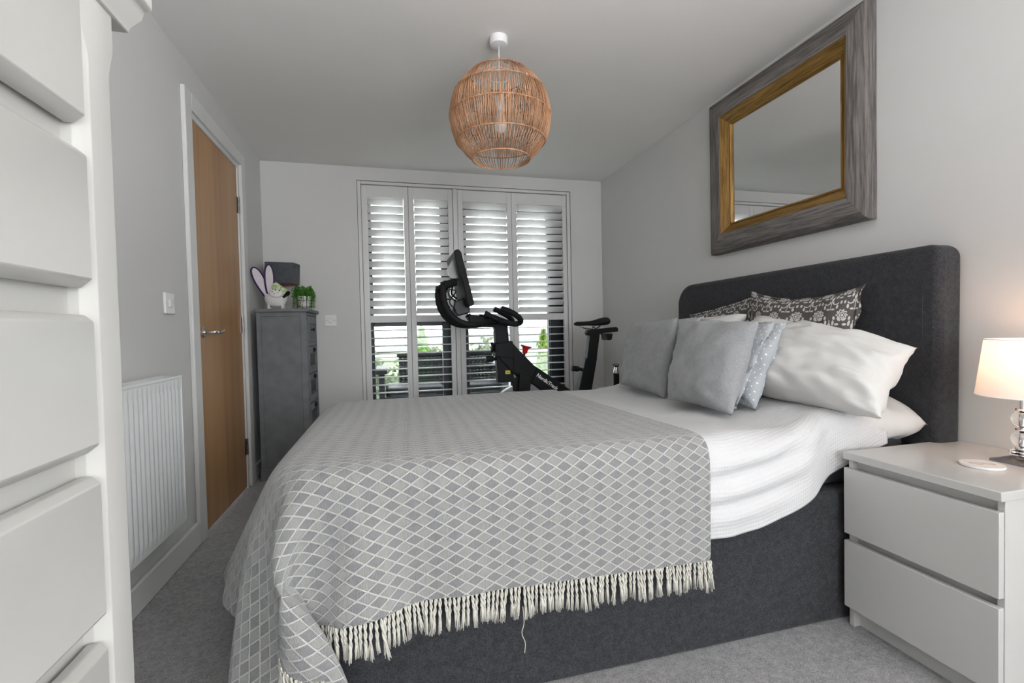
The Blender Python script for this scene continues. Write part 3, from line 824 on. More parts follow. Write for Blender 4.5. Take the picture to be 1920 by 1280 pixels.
# ------------------------------------------------------------------ cushions and pillows
def cushion(name, corners, T, mat, label, cat, n=34, pinch=0.05, wr=0.006, seed=0, uvsize=None, sag=0.0, power=2.6, group=None, ear=0.0, parent=None, flange=0.0):
    """pillow between four world corners TL TR BR BL (seen from the foot of the bed)"""
    TL, TR, BR, BL = [Vector(c) for c in corners]
    su = ((TR - TL).length + (BR - BL).length) / 2; sv = ((TL - BL).length + (TR - BR).length) / 2
    nrm = ((TR - TL) + (BR - BL)).cross((TL - BL) + (TR - BR)).normalized()
    if nrm.x > 0: nrm = -nrm
    bm = bmesh.new(); uvl = bm.loops.layers.uv.new('UVMap'); grids = []
    edge = {}
    for side in (1, -1):
        G = []
        for i in range(n + 1):
            row = []
            for j in range(n + 1):
                u = -math.cos(math.pi * i / n) * 0.35 + (2 * i / n - 1) * 0.65; v = -math.cos(math.pi * j / n) * 0.35 + (2 * j / n - 1) * 0.65
                border = i in (0, n) or j in (0, n)
                if border and side == -1: row.append(edge[i, j]); continue
                uu = u * (1 - pinch * (1 - v * v) ** 1 * abs(u) ** 3 * 1.0); vv_ = v * (1 - pinch * (1 - u * u) * abs(v) ** 3)
                a, b = (uu + 1) / 2, (vv_ + 1) / 2
                p = (BL * (1 - a) + BR * a) * (1 - b) + (TL * (1 - a) + TR * a) * b
                fl = 1 - flange
                eu, ev = min(1, abs(u) / fl), min(1, abs(v) / fl)
                th = T / 2 * ((1 - eu ** power) * (1 - ev ** power)) ** 0.5
                th *= 1 - 0.25 * sag * v
                rad = math.hypot(u, v)
                w = mnoise.noise(Vector((u * 2.2 + seed, v * 2.2, seed * 1.7))) + 0.5 * mnoise.noise(Vector((u * 6, v * 6 + seed, seed)))
                # creases running in from the corners
                ang = math.atan2(v, u); cr = math.sin(ang * 9 + 3 * mnoise.noise(Vector((u * 2, v * 2, seed + 4)))) * max(0, rad - 0.55) * (1 - max(abs(u), abs(v)) ** 6)
                th2 = th + (w * wr + cr * wr * 1.3) * (1 if not border else 0)
                off = nrm * th2 * side
                if border: off = nrm * (wr * 1.5 * mnoise.noise(Vector((u * 3, v * 3, seed + 9))))
                off.z -= sag * T * 0.25 * (1 - u * u) * max(0, v)
                vert = bm.verts.new(p + off)
                if border: edge[i, j] = vert
                row.append(vert)
            G.append(row)
        grids.append(G)
    for G, side in zip(grids, (1, -1)):
        for i in range(n):
            for j in range(n):
                ids = ((i, j), (i + 1, j), (i + 1, j + 1), (i, j + 1))
                f = bm.faces.new([G[a][b] for a, b in ids])
                for l, (a, b) in zip(f.loops, ids): l[uvl].uv = (a / n * su, b / n * sv)
    tags = {} if parent else dict(label=label, cat=cat, group=group)
    o = mk(name, bm, mat, parent, smooth=True, **tags)
    return o, edge, n

def piping(par, edge, n, mat, r=0.003):
    ring = [edge[i, 0] for i in range(n + 1)] + [edge[n, j] for j in range(1, n + 1)] + [edge[i, n] for i in range(n - 1, -1, -1)] + [edge[0, j] for j in range(n - 1, 0, -1)]
    return ring

# bottom pillows lying flat by the headboard
cushion('pillow', [(2.590, 1.90, 0.655), (2.592, 1.165, 0.607), (2.30, 1.205, 0.61), (2.30, 1.90, 0.645)], 0.17, 'white_cotton', 'flat white pillow beneath the large white pillow nearest the lamp', 'pillow', seed=3, wr=0.014, pinch=0.0, power=5)
cushion('pillow', [(2.585, 2.52, 0.655), (2.585, 1.93, 0.655), (2.28, 1.93, 0.65), (2.28, 2.52, 0.65)], 0.11, 'white_cotton', 'flat white pillow at the far side of the bed, mostly hidden behind the cushions', 'pillow', seed=4, wr=0.008)
# damask pillows standing against the headboard
cushion('patterned_pillow', [(2.545, 1.905, 1.115), (2.545, 1.335, 1.090), (2.50, 1.32, 0.70), (2.50, 1.92, 0.70)], 0.12, 'damask_cotton', 'dark grey damask print pillow behind the largest white pillow', 'pillow', seed=11, wr=0.010, pinch=0.10, ear=0.02, flange=0.07, sag=0.9)
cushion('patterned_pillow', [(2.565, 2.40, 1.015), (2.565, 1.90, 1.085), (2.54, 1.90, 0.70), (2.54, 2.44, 0.68)], 0.08, 'damask_cotton', 'dark grey damask print pillow farther from the lamp, sloping down to the left', 'pillow', seed=17, wr=0.006, pinch=0.04, flange=0.07)
# big white pillows
cushion('pillow', [(2.49, 1.80, 0.990), (2.47, 1.110, 0.868), (2.255, 1.060, 0.670), (2.19, 1.72, 0.715)], 0.20, 'white_cotton', 'large plump white pillow nearest the bedside lamp', 'pillow', n=60, seed=21, wr=0.017, pinch=0.07, power=2.8)
cushion('pillow', [(2.50, 2.44, 0.965), (2.49, 1.86, 1.00), (2.26, 1.86, 0.72), (2.27, 2.42, 0.72)], 0.16, 'white_cotton', 'white pillow behind the two grey cushions at the far side of the bed', 'pillow', seed=25, wr=0.008)
# polka dot cushions
pc, e_, n_ = cushion('polka_dot_cushion', [(2.245, 1.86, 0.985), (2.235, 1.375, 0.957), (2.115, 1.395, 0.648), (2.13, 1.86, 0.68)], 0.10, 'polka_cotton', 'pale grey polka dot cushion in front of the large white pillow', 'cushion', seed=31, wr=0.012, pinch=0.06)
cushion('envelope_flap', [(2.205, 1.80, 0.975), (2.205, 1.400, 0.958), (2.075, 1.44, 0.648), (2.09, 1.82, 0.67)], 0.05, 'polka_cotton', '', '', seed=37, wr=0.014, pinch=0.03, parent=pc)
cushion('polka_dot_cushion', [(2.31, 2.29, 0.990), (2.29, 1.90, 0.995), (2.20, 1.90, 0.70), (2.22, 2.32, 0.72)], 0.10, 'polka_cotton', 'pale grey polka dot cushion behind the farther grey cushion', 'cushion', seed=33, wr=0.008)
# plain grey cushions
cushion('grey_cushion', [(2.205, 2.415, 0.972), (2.195, 1.965, 0.992), (2.075, 1.900, 0.625), (2.07, 2.31, 0.645)], 0.12, 'cushion_grey', 'plain mid grey cushion farther from the lamp, leaning at the left', 'cushion', seed=41, wr=0.008, pinch=0.05)
cushion('grey_cushion', [(2.125, 1.825, 0.982), (2.125, 1.385, 0.964), (2.00, 1.375, 0.642), (2.00, 1.752, 0.645)], 0.14, 'cushion_grey', 'plain mid grey cushion at the front, overlapping its twin', 'cushion', seed=43, wr=0.009, pinch=0.05)

# ================================================================== NIGHTSTANDS
def nightstand(x0, y0, label):
    t = thing('nightstand', label, 'nightstand', (x0 + 0.24, y0 + 0.2, 0))
    X0, X1, Y0, Y1 = x0, x0 + 0.478, y0, y0 + 0.398
    mk('tabletop', B(X0, X1, Y0, Y1, 0.527, 0.550), 'glossy_white', t, bevel=0.002)
    for a, b in ((Y0 + 0.004, Y0 + 0.020), (Y1 - 0.020, Y1 - 0.004)):
        mk('side_panel', B(X0 + 0.020, X1, a, b, 0, 0.527), 'glossy_white', t, bevel=0.0015)
    mk('back_panel', B(X1 - 0.012, X1 - 0.002, Y0 + 0.020, Y1 - 0.020, 0.02, 0.527), 'glossy_white', t)
    mk('inner_rail', B((X0 + 0.035, X0 + 0.052, Y0 + 0.020, Y1 - 0.020, 0.485, 0.527), (X0 + 0.035, X0 + 0.052, Y0 + 0.020, Y1 - 0.020, 0.25, 0.31)), 'glossy_white', t)
    mk('plinth', B(X0 + 0.045, X0 + 0.060, Y0 + 0.020, Y1 - 0.020, 0.0, 0.075), 'glossy_white', t)
    for z0, z1 in ((0.295, 0.500), (0.064, 0.272)):
        d = mk('drawer', B(X0 + 0.002, X0 + 0.019, Y0 + 0.006, Y1 - 0.002, z0, z1), 'glossy_white', t, bevel=0.0012)
    return t
NSX = W - 0.48
nightstand(NSX, 0.768, 'white two drawer nightstand under the lit bedside lamp')
nightstand(NSX, 2.585, 'white two drawer nightstand on the far side of the bed under the slim flask')

# bedside lamp
LX, LY, LZ = 2.575, 0.912, 0.550
lamp = thing('bedside_lamp', 'lit bedside lamp with white drum shade, glass ball stem and chrome base', 'lamp', (LX, LY, LZ))
bm = bmesh.new(); N8 = 40; rings = []
for k, (s, z) in enumerate(((0.056, 0.0), (0.056, 0.004), (0.044, 0.008), (0.022, 0.018), (0.016, 0.022))):
    ring = []
    for a in range(N8):
        th = a * math.tau / N8 + 0.5; c, sn = math.cos(th), math.sin(th)
        p = 5.0 if k < 3 else 2.0; r = s / (abs(c) ** p + abs(sn) ** p) ** (1 / p)
        # concave square base
        if k < 3: r *= 1 - 0.10 * math.cos(2 * (th)) ** 2
        ring.append(bm.verts.new((LX + r * c, LY + r * sn, LZ + z)))
    rings.append(ring)
for a, b in zip(rings, rings[1:]):
    for k in range(N8): bm.faces.new((a[k], a[(k + 1) % N8], b[(k + 1) % N8], b[k]))
bm.faces.new(rings[0][::-1]); bm.faces.new(rings[-1])
mk('lamp_base', bm, 'dark_chrome', lamp, smooth='auto')
mk('stem', lathe(bmesh.new(), [(0.006, 0.02), (0.006, 0.22)], (LX, LY, LZ), 12, cap=True), 'chrome', lamp, smooth='auto')
for zc, r in ((0.030, 0.022), (0.066, 0.0), (0.122, 0.0)):
    if r: mk('crystal_disc', lathe(bmesh.new(), [(0.0, 0), (0.026, 0.0), (0.028, 0.004), (0.026, 0.012), (0.0, 0.013)], (LX, LY, LZ + 0.022), 32), 'clear_crystal', lamp, smooth='auto')
    else: mk('glass_ball', lathe(bmesh.new(), [(0.0245 * math.sin(a * math.pi / 16), -0.0245 * math.cos(a * math.pi / 16)) for a in range(17)], (LX, LY, LZ + zc), 32), 'clear_crystal', lamp, smooth=True)
for zc in (0.036, 0.090, 0.146):
    mk('collar', lathe(bmesh.new(), [(0.0, 0), (0.015, 0), (0.0165, 0.002), (0.015, 0.006), (0.0, 0.006)], (LX, LY, LZ + zc), 24), 'chrome', lamp, smooth='auto')
bm = bmesh.new(); lathe(bm, [(0.0985, 0.186), (0.0790, 0.346)], (LX, LY, LZ), 64)
sh = mk('lamp_shade', bm, 'lampshade_fabric', lamp, smooth=True)
bm = bmesh.new()
for r, z in ((0.0985, 0.187), (0.0790, 0.345)):
    pts = [(LX + r * math.cos(a * math.tau / 64), LY + r * math.sin(a * math.tau / 64), LZ + z) for a in range(65)]
    tube(bm, pts, 0.0016, 6, cap=False)
mk('shade_rim', bm, 'white_ink', lamp, smooth=True)
bm = bmesh.new()
for k in range(3):
    a = k * math.tau / 3 + 0.4; tube(bm, [(LX, LY, LZ + 0.21), (LX + 0.096 * math.cos(a), LY + 0.096 * math.sin(a), LZ + 0.195)], 0.0015, 6)
lathe(bm, [(0.0, 0.185), (0.014, 0.185), (0.014, 0.225), (0.0, 0.225)], (LX, LY, LZ), 16)
mk('shade_carrier', bm, 'white_plastic', lamp)
mk('bulb', lathe(bmesh.new(), [(0.0, 0.225), (0.010, 0.228), (0.022, 0.255), (0.024, 0.270), (0.016, 0.290), (0.0, 0.297)], (LX, LY, LZ), 20), 'bulb_glow', lamp, smooth=True)
pl = bpy.data.lights.new('bulb_light', 'POINT'); pl.energy = 1.2; pl.color = (1.0, 0.58, 0.36); pl.shadow_soft_size = 0.03
po = bpy.data.objects.new('bulb_light', pl); COL.objects.link(po); po.parent = lamp; po.location = (0, 0, 0.31)

# coaster
t = thing('coaster', 'round white coaster with a thin emblem on the nightstand', 'coaster', (2.438, 0.925, 0.550))
mk('disc', lathe(bmesh.new(), [(0, 0), (0.046, 0), (0.048, 0.003), (0.047, 0.007), (0, 0.007)], (2.438, 0.925, 0.550), 48), 'ceramic_white', t, smooth='auto')
bm = bmesh.new(); zc = 0.5573
for a, b in (((-0.022, 0.018), (0.024, -0.004)), ((-0.022, 0.018), (-0.013, -0.008)), ((0.024, -0.004), (0.018, -0.022)), ((-0.013, -0.008), (0.0, -0.004)), ((0.0, -0.004), (0.018, -0.022)), ((0.001, 0.007), (0.0, -0.004))):
    tube(bm, [(2.438 + a[0], 0.925 + a[1], zc), (2.438 + b[0], 0.925 + b[1], zc)], 0.0007, 6)
mk('emblem', bm, 'tan_ink', t)

# flask on the far nightstand
t = thing('flask', 'slim steel topped dark flask standing beyond the bed', 'flask', (2.285, 2.775, 0.550))
mk('flask_body', lathe(bmesh.new(), [(0, 0), (0.0165, 0), (0.018, 0.003), (0.018, 0.108), (0.0, 0.108)], (2.285, 2.775, 0.55), 24), 'black_rubber', t, smooth='auto')
mk('shoulder', lathe(bmesh.new(), [(0.018, 0.108), (0.0175, 0.118), (0.012, 0.145), (0.009, 0.150), (0, 0.150)], (2.285, 2.775, 0.55), 24), 'brushed_steel', t, smooth='auto')
mk('flask_cap', lathe(bmesh.new(), [(0, 0.150), (0.012, 0.150), (0.0125, 0.158), (0, 0.159)], (2.285, 2.775, 0.55), 20), 'black_rubber', t, smooth='auto')
mk('carry_loop', tube(bmesh.new(), smooth_path([(2.271, 2.775, 0.704), (2.264, 2.775, 0.713), (2.285, 2.775, 0.717), (2.303, 2.775, 0.712), (2.299, 2.775, 0.70)], 4), 0.0025, 6), 'black_rubber', t, smooth=True)

# ================================================================== MIRROR
mir = thing('wall_mirror', 'large mirror with weathered grey wood frame and gold inner edge, above the headboard', 'mirror', (W, 1.87, 1.35))
MY0, MY1, MZ0, MZ1 = 1.426, 2.345, 1.350, 2.188
def mitre(bm, inner, outer, prof, side):
    """frame member; prof = list of (t 0..1 from outer to inner, x)"""
    (oy0, oy1, oz0, oz1), (iy0, iy1, iz0, iz1) = outer, inner
    ends = []
    for t, x in prof:
        y0 = oy0 + (iy0 - oy0) * t; y1 = oy1 + (iy1 - oy1) * t; z0 = oz0 + (iz0 - oz0) * t; z1 = oz1 + (iz1 - oz1) * t
        c = {'top': ((y0, z1), (y1, z1)), 'bottom': ((y0, z0), (y1, z0)), 'near': ((y0, z0), (y0, z1)), 'far': ((y1, z0), (y1, z1))}[side]
        ends.append((bm.verts.new((x, *c[0])), bm.verts.new((x, *c[1]))))
    n = len(ends)
    for i in range(n):
        a, b = ends[i], ends[(i + 1) % n]; bm.faces.new((a[0], a[1], b[1], b[0]))
    bm.faces.new([e[0] for e in ends]); bm.faces.new([e[1] for e in ends][::-1])
    return bm
OUT = (MY0, MY1, MZ0, MZ1); G_ = 0.100; G2 = 0.158
INN = (MY0 + G_ - 0.022, MY1 - G_, MZ0 + G_, MZ1 - G_); IN2 = (MY0 + G2 - 0.030, MY1 - G2 + 0.004, MZ0 + G2, MZ1 - G2)
for side in ('top', 'bottom', 'near', 'far'):
    ax = 'y' if side in ('top', 'bottom') else 'z'
    mk('frame_rail' if ax == 'y' else 'frame_stile', mitre(bmesh.new(), INN, OUT, [(0, W - 0.001), (0, W - 0.040), (0.10, W - 0.052), (0.45, W - 0.060), (0.85, W - 0.066), (1.0, W - 0.062), (1.0, W - 0.001)], side), 'grey_wood_' + ax, mir, bevel=0.0015)
    mk('gold_bevel', mitre(bmesh.new(), IN2, INN, [(0, W - 0.002), (0, W - 0.060), (0.78, W - 0.028), (0.82, W - 0.033), (0.92, W - 0.033), (1.0, W - 0.022), (1.0, W - 0.002)], side), 'gold_' + ax, mir)
mk('mirror_glass', B(W - 0.020, W - 0.006, IN2[0] - 0.004, IN2[1] + 0.004, IN2[2] - 0.004, IN2[3] + 0.004), 'mirror_silver', mir)

# ================================================================== PENDANT LAMP
PX, PY, PZ = 1.377, 2.050, 1.885
pen = thing('pendant_lamp', 'round open weave rattan pendant lamp hanging from the ceiling', 'pendant lamp', (PX, PY, H))
mk('ceiling_rose', lathe(bmesh.new(), [(0, 0), (0.040, 0), (0.040, -0.024), (0.036, -0.032), (0.012, -0.036), (0, -0.036)], (PX, PY, H), 36), 'white_plastic', pen, smooth='auto')
mk('cord', tube(bmesh.new(), [(PX, PY, H - 0.034), (PX, PY, PZ + 0.08)], 0.0032, 8), 'white_plastic', pen, smooth=True)
mk('lamp_holder', lathe(bmesh.new(), [(0, 0.100), (0.010, 0.100), (0.019, 0.085), (0.021, 0.03), (0.019, 0.025), (0, 0.025)], (PX, PY, PZ), 20), 'white_plastic', pen, smooth='auto')
mk('bulb', lathe(bmesh.new(), [(0, 0.028), (0.014, 0.026), (0.024, -0.01), (0.029, -0.04), (0.022, -0.062), (0, -0.072)], (PX, PY, PZ), 20), 'ceramic_white', pen, smooth=True)
RS = 0.222
hs = [0.182, 0.100, 0.0, -0.106, -0.182]
rr_ = [math.sqrt(RS * RS - h * h) for h in hs]
for h, r in zip(hs, rr_):
    pts = [(PX + r * math.cos(a * math.tau / 72), PY + r * math.sin(a * math.tau / 72), PZ + h) for a in range(73)]
    mk('hoop', tube(bmesh.new(), pts, 0.0036 if abs(h) > 0.15 else 0.0028, 7, cap=False), 'rattan_cane', pen, smooth=True)
r_in = 0.062
pts = [(PX + r_in * math.cos(a * math.tau / 40), PY + r_in * math.sin(a * math.tau / 40), PZ + 0.184) for a in range(41)]
bm = bmesh.new(); tube(bm, pts, 0.003, 6, cap=False)
for k in range(3):
    a = k * math.tau / 3 + 0.3
    tube(bm, [(PX + 0.02 * math.cos(a), PY + 0.02 * math.sin(a), PZ + 0.09), (PX + rr_[0] * math.cos(a), PY + rr_[0] * math.sin(a), PZ + 0.18)], 0.0018, 6)
mk('carrier', bm, 'white_plastic', pen, smooth=True)
rc = random.Random(5)
for i in range(4):
    bm = bmesh.new(); n = (112, 140, 140, 88)[i]
    slant = rc.uniform(-0.3, 0.3)
    for layer in (0, 1) if i in (0, 1, 2) else (0,):
        for k in range(n):
            if layer and rc.random() < 0.35: continue
            a0 = k * math.tau / n + rc.uniform(-0.010, 0.010)
            a1 = a0 + (0.05 if layer else -0.02) * math.sin(a0 * 5 + i) + rc.uniform(-0.018, 0.018)
            off = 0.0022 if layer else -0.0022
            p0 = Vector((PX + (rr_[i] + off) * math.cos(a0), PY + (rr_[i] + off) * math.sin(a0), PZ + hs[i]))
            p1 = Vector((PX + (rr_[i + 1] + off) * math.cos(a1), PY + (rr_[i + 1] + off) * math.sin(a1), PZ + hs[i + 1]))
            tube(bm, [p0, (p0 + p1) / 2 + (p0 + p1 - 2 * Vector((PX, PY, PZ))).normalized() * 0.004, p1], rc.uniform(0.0013, 0.0021), 5)
    mk('cane_weave', bm, 'rattan_cane', pen, smooth=True, kind='stuff')

# ================================================================== RADIATOR
rad = thing('radiator', 'white ribbed panel radiator on the left wall behind the foreground dresser', 'radiator', (0.05, 1.6, 0.24))
RY0, RY1, RZ0, RZ1 = 1.06, 2.100, 0.240, 0.800
bm = bmesh.new(); prof = []
y = RY0 + 0.022
prof.append((0.090, RY0)); prof.append((0.090, y))
while y < RY1 - 0.045:
    prof += [(0.0965, y + 0.004), (0.0965, y + 0.016), (0.088, y + 0.021), (0.088, y + 0.026)]; y += 0.0302
prof += [(0.090, RY1 - 0.006), (0.090, RY1)]
zt, zb = RZ1 - 0.045, RZ0 + 0.035
cols = []
for x, yy in prof:
    cols.append([bm.verts.new((0.093, yy, RZ0)), bm.verts.new((0.093, yy, zb - 0.008)), bm.verts.new((x, yy, zb + 0.006)), bm.verts.new((x, yy, zt - 0.006)), bm.verts.new((0.093, yy, zt + 0.008)), bm.verts.new((0.093, yy, RZ1 - 0.004))])
for a, b in zip(cols, cols[1:]):
    for k in range(5): bm.faces.new((a[k], b[k], b[k + 1], a[k + 1]))
fp = mk('front_panel', bm, 'radiator_white', rad, smooth='auto', angle=60)
mk('back_body', B(0.030, 0.085, RY0 + 0.004, RY1 - 0.004, RZ0 + 0.004, RZ1 - 0.006), 'radiator_white', rad, bevel=0.004)
for yy in (RY0, RY1 - 0.003): mk('side_cover', B(0.026, 0.0945, yy, yy + 0.003, RZ0, RZ1), 'radiator_white', rad, bevel=0.001)
mk('top_grille', B((0.024, 0.034, RY0, RY1, RZ1 - 0.004, RZ1 + 0.006), (0.086, 0.0965, RY0, RY1, RZ1 - 0.004, RZ1 + 0.006), *[(0.034, 0.086, RY0 + 0.01 + k * 0.02, RY0 + 0.016 + k * 0.02, RZ1 - 0.002, RZ1 + 0.003) for k in range(51)]), 'radiator_white', rad, bevel=0.001)
for yy in (RY0 + 0.15, RY1 - 0.15): mk('wall_bracket', B(0.0, 0.030, yy, yy + 0.03, 0.35, 0.70), 'radiator_white', rad)
bm = bmesh.new(); lathe(bm, [(0, 0), (0.016, 0), (0.018, 0.01), (0.018, 0.05), (0.015, 0.062), (0, 0.064)], (0.060, 2.128, 0.300), 20)
val = mk('thermostatic_valve', bm, 'white_plastic', rad, smooth='auto')
bm = bmesh.new(); lathe(bm, [(0, 0), (0.012, 0), (0.012, 0.045), (0, 0.045)], (0.060, 2.128, 0.255), 16); tube(bm, [(0.060, 2.128, 0.270), (0.060, 2.098, 0.270)], 0.011, 12); tube(bm, smooth_path([(0.060, 2.128, 0.258), (0.058, 2.128, 0.235), (0.03, 2.128, 0.222), (0.0, 2.128, 0.222)], 4), 0.0075, 10)
mk('valve_body', bm, 'chrome', rad, smooth='auto')

# ================================================================== FOREGROUND DRESSER
dr = thing('tall_dresser', 'tall off-white painted chest of drawers filling the left foreground', 'chest of drawers', (0.27, 0.30, 0))
DX, Y0, Y1 = 0.510, -0.20, 0.792
mk('carcass', B(0.035, DX - 0.026, Y0 + 0.02, Y1 - 0.012, 0.10, 1.400), 'dresser_paint', dr, bevel=0.003)
def post(y0, y1):
    """corner post with stop chamfers on both front arrises"""
    bm = bmesh.new(); c = 0.014
    lv = [(0.0, 0), (0.10, 0), (0.125, c), (1.315, c), (1.350, 0), (1.415, 0)]
    rings = []
    for z, k in lv:
        k = max(k, 0.0015)
        pts = [(DX - 0.055, y0), (DX - k, y0), (DX, y0 + k), (DX, y1 - k), (DX - k, y1), (DX - 0.055, y1)]
        rings.append([bm.verts.new((p[0], p[1], z)) for p in pts])
    for a, b in zip(rings, rings[1:]):
        for i in range(6): bm.faces.new((a[i], a[(i + 1) % 6], b[(i + 1) % 6], b[i]))
    bm.faces.new(rings[0][::-1]); bm.faces.new(rings[-1])
    return bm
mk('corner_post', post(Y1 - 0.075, Y1), 'dresser_paint', dr, smooth='auto', angle=25, bevel=0.002)
mk('corner_post', post(Y0, Y0 + 0.075), 'dresser_paint', dr, smooth='auto', angle=25, bevel=0.002)
for z0, z1 in ((1.224, 1.392), (1.020, 1.187), (0.812, 0.980), (0.595, 0.776), (0.385, 0.562), (0.165, 0.350)):
    y0, y1 = Y0 + 0.078, Y1 - 0.078
    bm = bmesh.new()
    xf, xb = DX + 0.003, DX - 0.020
    # front with sloped top and bottom finger edges
    prism(bm, [(xb, z0 - 0.003), (xf - 0.012, z0 - 0.003), (xf, z0 + 0.007), (xf, z1 - 0.006), (xf - 0.010, z1 + 0.003), (xb, z1 + 0.003)], 'y', y0, y1)
    mk('drawer', bm, 'dresser_paint', dr, bevel=0.002)
bm = bmesh.new()
prof = [(DX - 0.03, 1.400), (DX + 0.004, 1.400), (DX + 0.008, 1.408), (DX + 0.022, 1.420), (DX + 0.026, 1.432), (DX + 0.036, 1.436), (DX + 0.036, 1.462), (DX - 0.03, 1.462)]
prism(bm, prof, 'y', Y0 - 0.03, Y1 + 0.035); box(bm, 0.02, DX - 0.03, Y0 - 0.03, Y1 + 0.035, 1.400, 1.462)
mk('cornice', bm, 'dresser_paint', dr, bevel=0.002)
mk('plinth', B(0.04, DX - 0.012, Y0 + 0.075, Y1 - 0.075, 0.0, 0.145), 'dresser_paint', dr, bevel=0.002)

# ================================================================== GREY TALLBOY
cab = thing('grey_tallboy', 'narrow dark grey tallboy with basket style drawers in the far left corner', 'cabinet', (0.21, 3.59, 0))
CX0, CX1, CY0, CY1, CZ = 0.052, 0.355, 3.385, 3.830, 1.100
mk('cabinet_top', B(CX0 - 0.006, CX1 + 0.020, CY0 - 0.018, CY1, CZ, CZ + 0.022), 'grey_cabinet_paint', cab, bevel=0.005, seg=3)
mk('carcass', B((CX0, CX0 + 0.012, CY0 + 0.006, CY1, 0.06, CZ), (CX0 + 0.012, CX1 - 0.02, CY0 + 0.006, CY0 + 0.02, 0.06, CZ), (CX0 + 0.012, CX1 - 0.02, CY1 - 0.014, CY1, 0.06, CZ), (CX0 + 0.012, CX1 - 0.02, CY0 + 0.02, CY1 - 0.014, 0.06, 0.08)), 'grey_cabinet_paint', cab)
mk('side_frame', B((CX0, CX0 + 0.030, CY0, CY0 + 0.008, 0.0, CZ), (CX1 - 0.040, CX1, CY0, CY0 + 0.02, 0.0, CZ), (CX0 + 0.030, CX1 - 0.040, CY0, CY0 + 0.008, CZ - 0.03, CZ), (CX0 + 0.030, CX1 - 0.040, CY0, CY0 + 0.008, 0.085, 0.12)), 'grey_cabinet_paint', cab, bevel=0.002)
mk('plinth', B(CX0 - 0.004, CX1 + 0.004, CY0 - 0.006, CY1, 0.0, 0.085), 'grey_cabinet_paint', cab, bevel=0.004)
mk('front_frame', B((CX1 - 0.02, CX1, CY0 + 0.020, CY0 + 0.045, 0.085, CZ), (CX1 - 0.02, CX1, CY1 - 0.03, CY1, 0.085, CZ), *[(CX1 - 0.02, CX1 - 0.001, CY0 + 0.045, CY1 - 0.03, z, z + 0.022) for z in (0.085, 0.283, 0.483, 0.683, 0.870, 1.078)]), 'grey_cabinet_paint', cab, bevel=0.001)
for k, z in enumerate((0.892, 0.705, 0.505, 0.305, 0.107)):
    z1 = z + (0.184 if k == 0 else (0.163 if k == 1 else 0.176)); ya, yb = CY0 + 0.048, CY1 - 0.033
    x0 = CX1 - 0.012; fwd = CX1 + 0.004
    d = mk('drawer', B((x0, fwd, ya, yb, z1 - 0.050, z1 - 0.002), (x0, fwd, ya, yb, z + 0.002, z + 0.030), (x0, fwd, ya, ya + 0.035, z + 0.030, z1 - 0.050), (x0, fwd, yb - 0.035, yb, z + 0.030, z1 - 0.050)), 'grey_cabinet_paint', cab, bevel=0.001)
    if k == 0:
        mk('panel', B(x0 - 0.003, x0 + 0.004, ya + 0.035, yb - 0.035, z + 0.030, z1 - 0.050), 'grey_cabinet_paint', d)
        bm = bmesh.new(); lathe(bm, [(0.0, 0.0), (0.005, 0.0), (0.004, 0.012), (0.011, 0.018), (0.012, 0.024), (0.0, 0.028)], (x0 + 0.003, (ya + yb) / 2, (z + z1) / 2), 16, (1, 0, 0))
        mk('knob', bm, 'black_metal', d, smooth=True)
    else:
        mk('louvred_inset', B((x0 - 0.006, x0 - 0.002, ya + 0.035, yb - 0.035, z + 0.030, z1 - 0.050), *[(x0 - 0.002, x0 + 0.005, ya + 0.035, yb - 0.035, z + 0.034 + q * 0.0125, z + 0.042 + q * 0.0125) for q in range(7)]), 'cabinet_panel_dark', d)
        mk('cup_handle', lathe(bmesh.new(), [(0.016, 0.0), (0.015, 0.010), (0.008, 0.016), (0.0, 0.018)], (fwd, (ya + yb) / 2, z1 - 0.026), 14, (1, 0, 0)), 'black_metal', d, smooth=True)
TZ = CZ + 0.022

# bath-shaped pot with its contents
t = thing('bath_planter', 'small white roll-top bath shaped pot with feet on the grey tallboy', 'pot', (0.150, 3.50, TZ))
bm = bmesh.new(); NA = 36; rings = []
bc = Vector((0.150, 3.50, TZ))
prof = [(0.0, 0.020), (0.45, 0.020), (0.72, 0.034), (0.86, 0.060), (0.93, 0.085), (1.02, 0.098), (1.05, 0.101), (1.0, 0.103), (0.92, 0.096), (0.84, 0.070), (0.66, 0.042), (0.0, 0.034)]
for s, z in prof:
    ring = []
    for k in range(NA):
        a = k * math.tau / NA; rise = 0.010 * math.cos(2 * a) * (z / 0.10) ** 3 + 0.006 * math.cos(a + math.pi) * (z / 0.1) ** 3
        ring.append(bm.verts.new(bc + Vector((0.079 * s * math.cos(a), 0.042 * s * math.sin(a), z + rise))))
    rings.append(ring)
for a, b in zip(rings, rings[1:]):
    for k in range(NA): bm.faces.new((a[k], a[(k + 1) % NA], b[(k + 1) % NA], b[k]))
mk('tub', bm, 'ceramic_white', t, smooth=True)
for sx in (-1, 1):
    for sy in (-1, 1):
        mk('foot', lathe(bmesh.new(), [(0.0, 0.0), (0.008, 0.001), (0.010, 0.006), (0.006, 0.014), (0.009, 0.030), (0.0, 0.034)], bc + Vector((sx * 0.042, sy * 0.022, 0)), 12), 'ceramic_white', t, smooth=True)

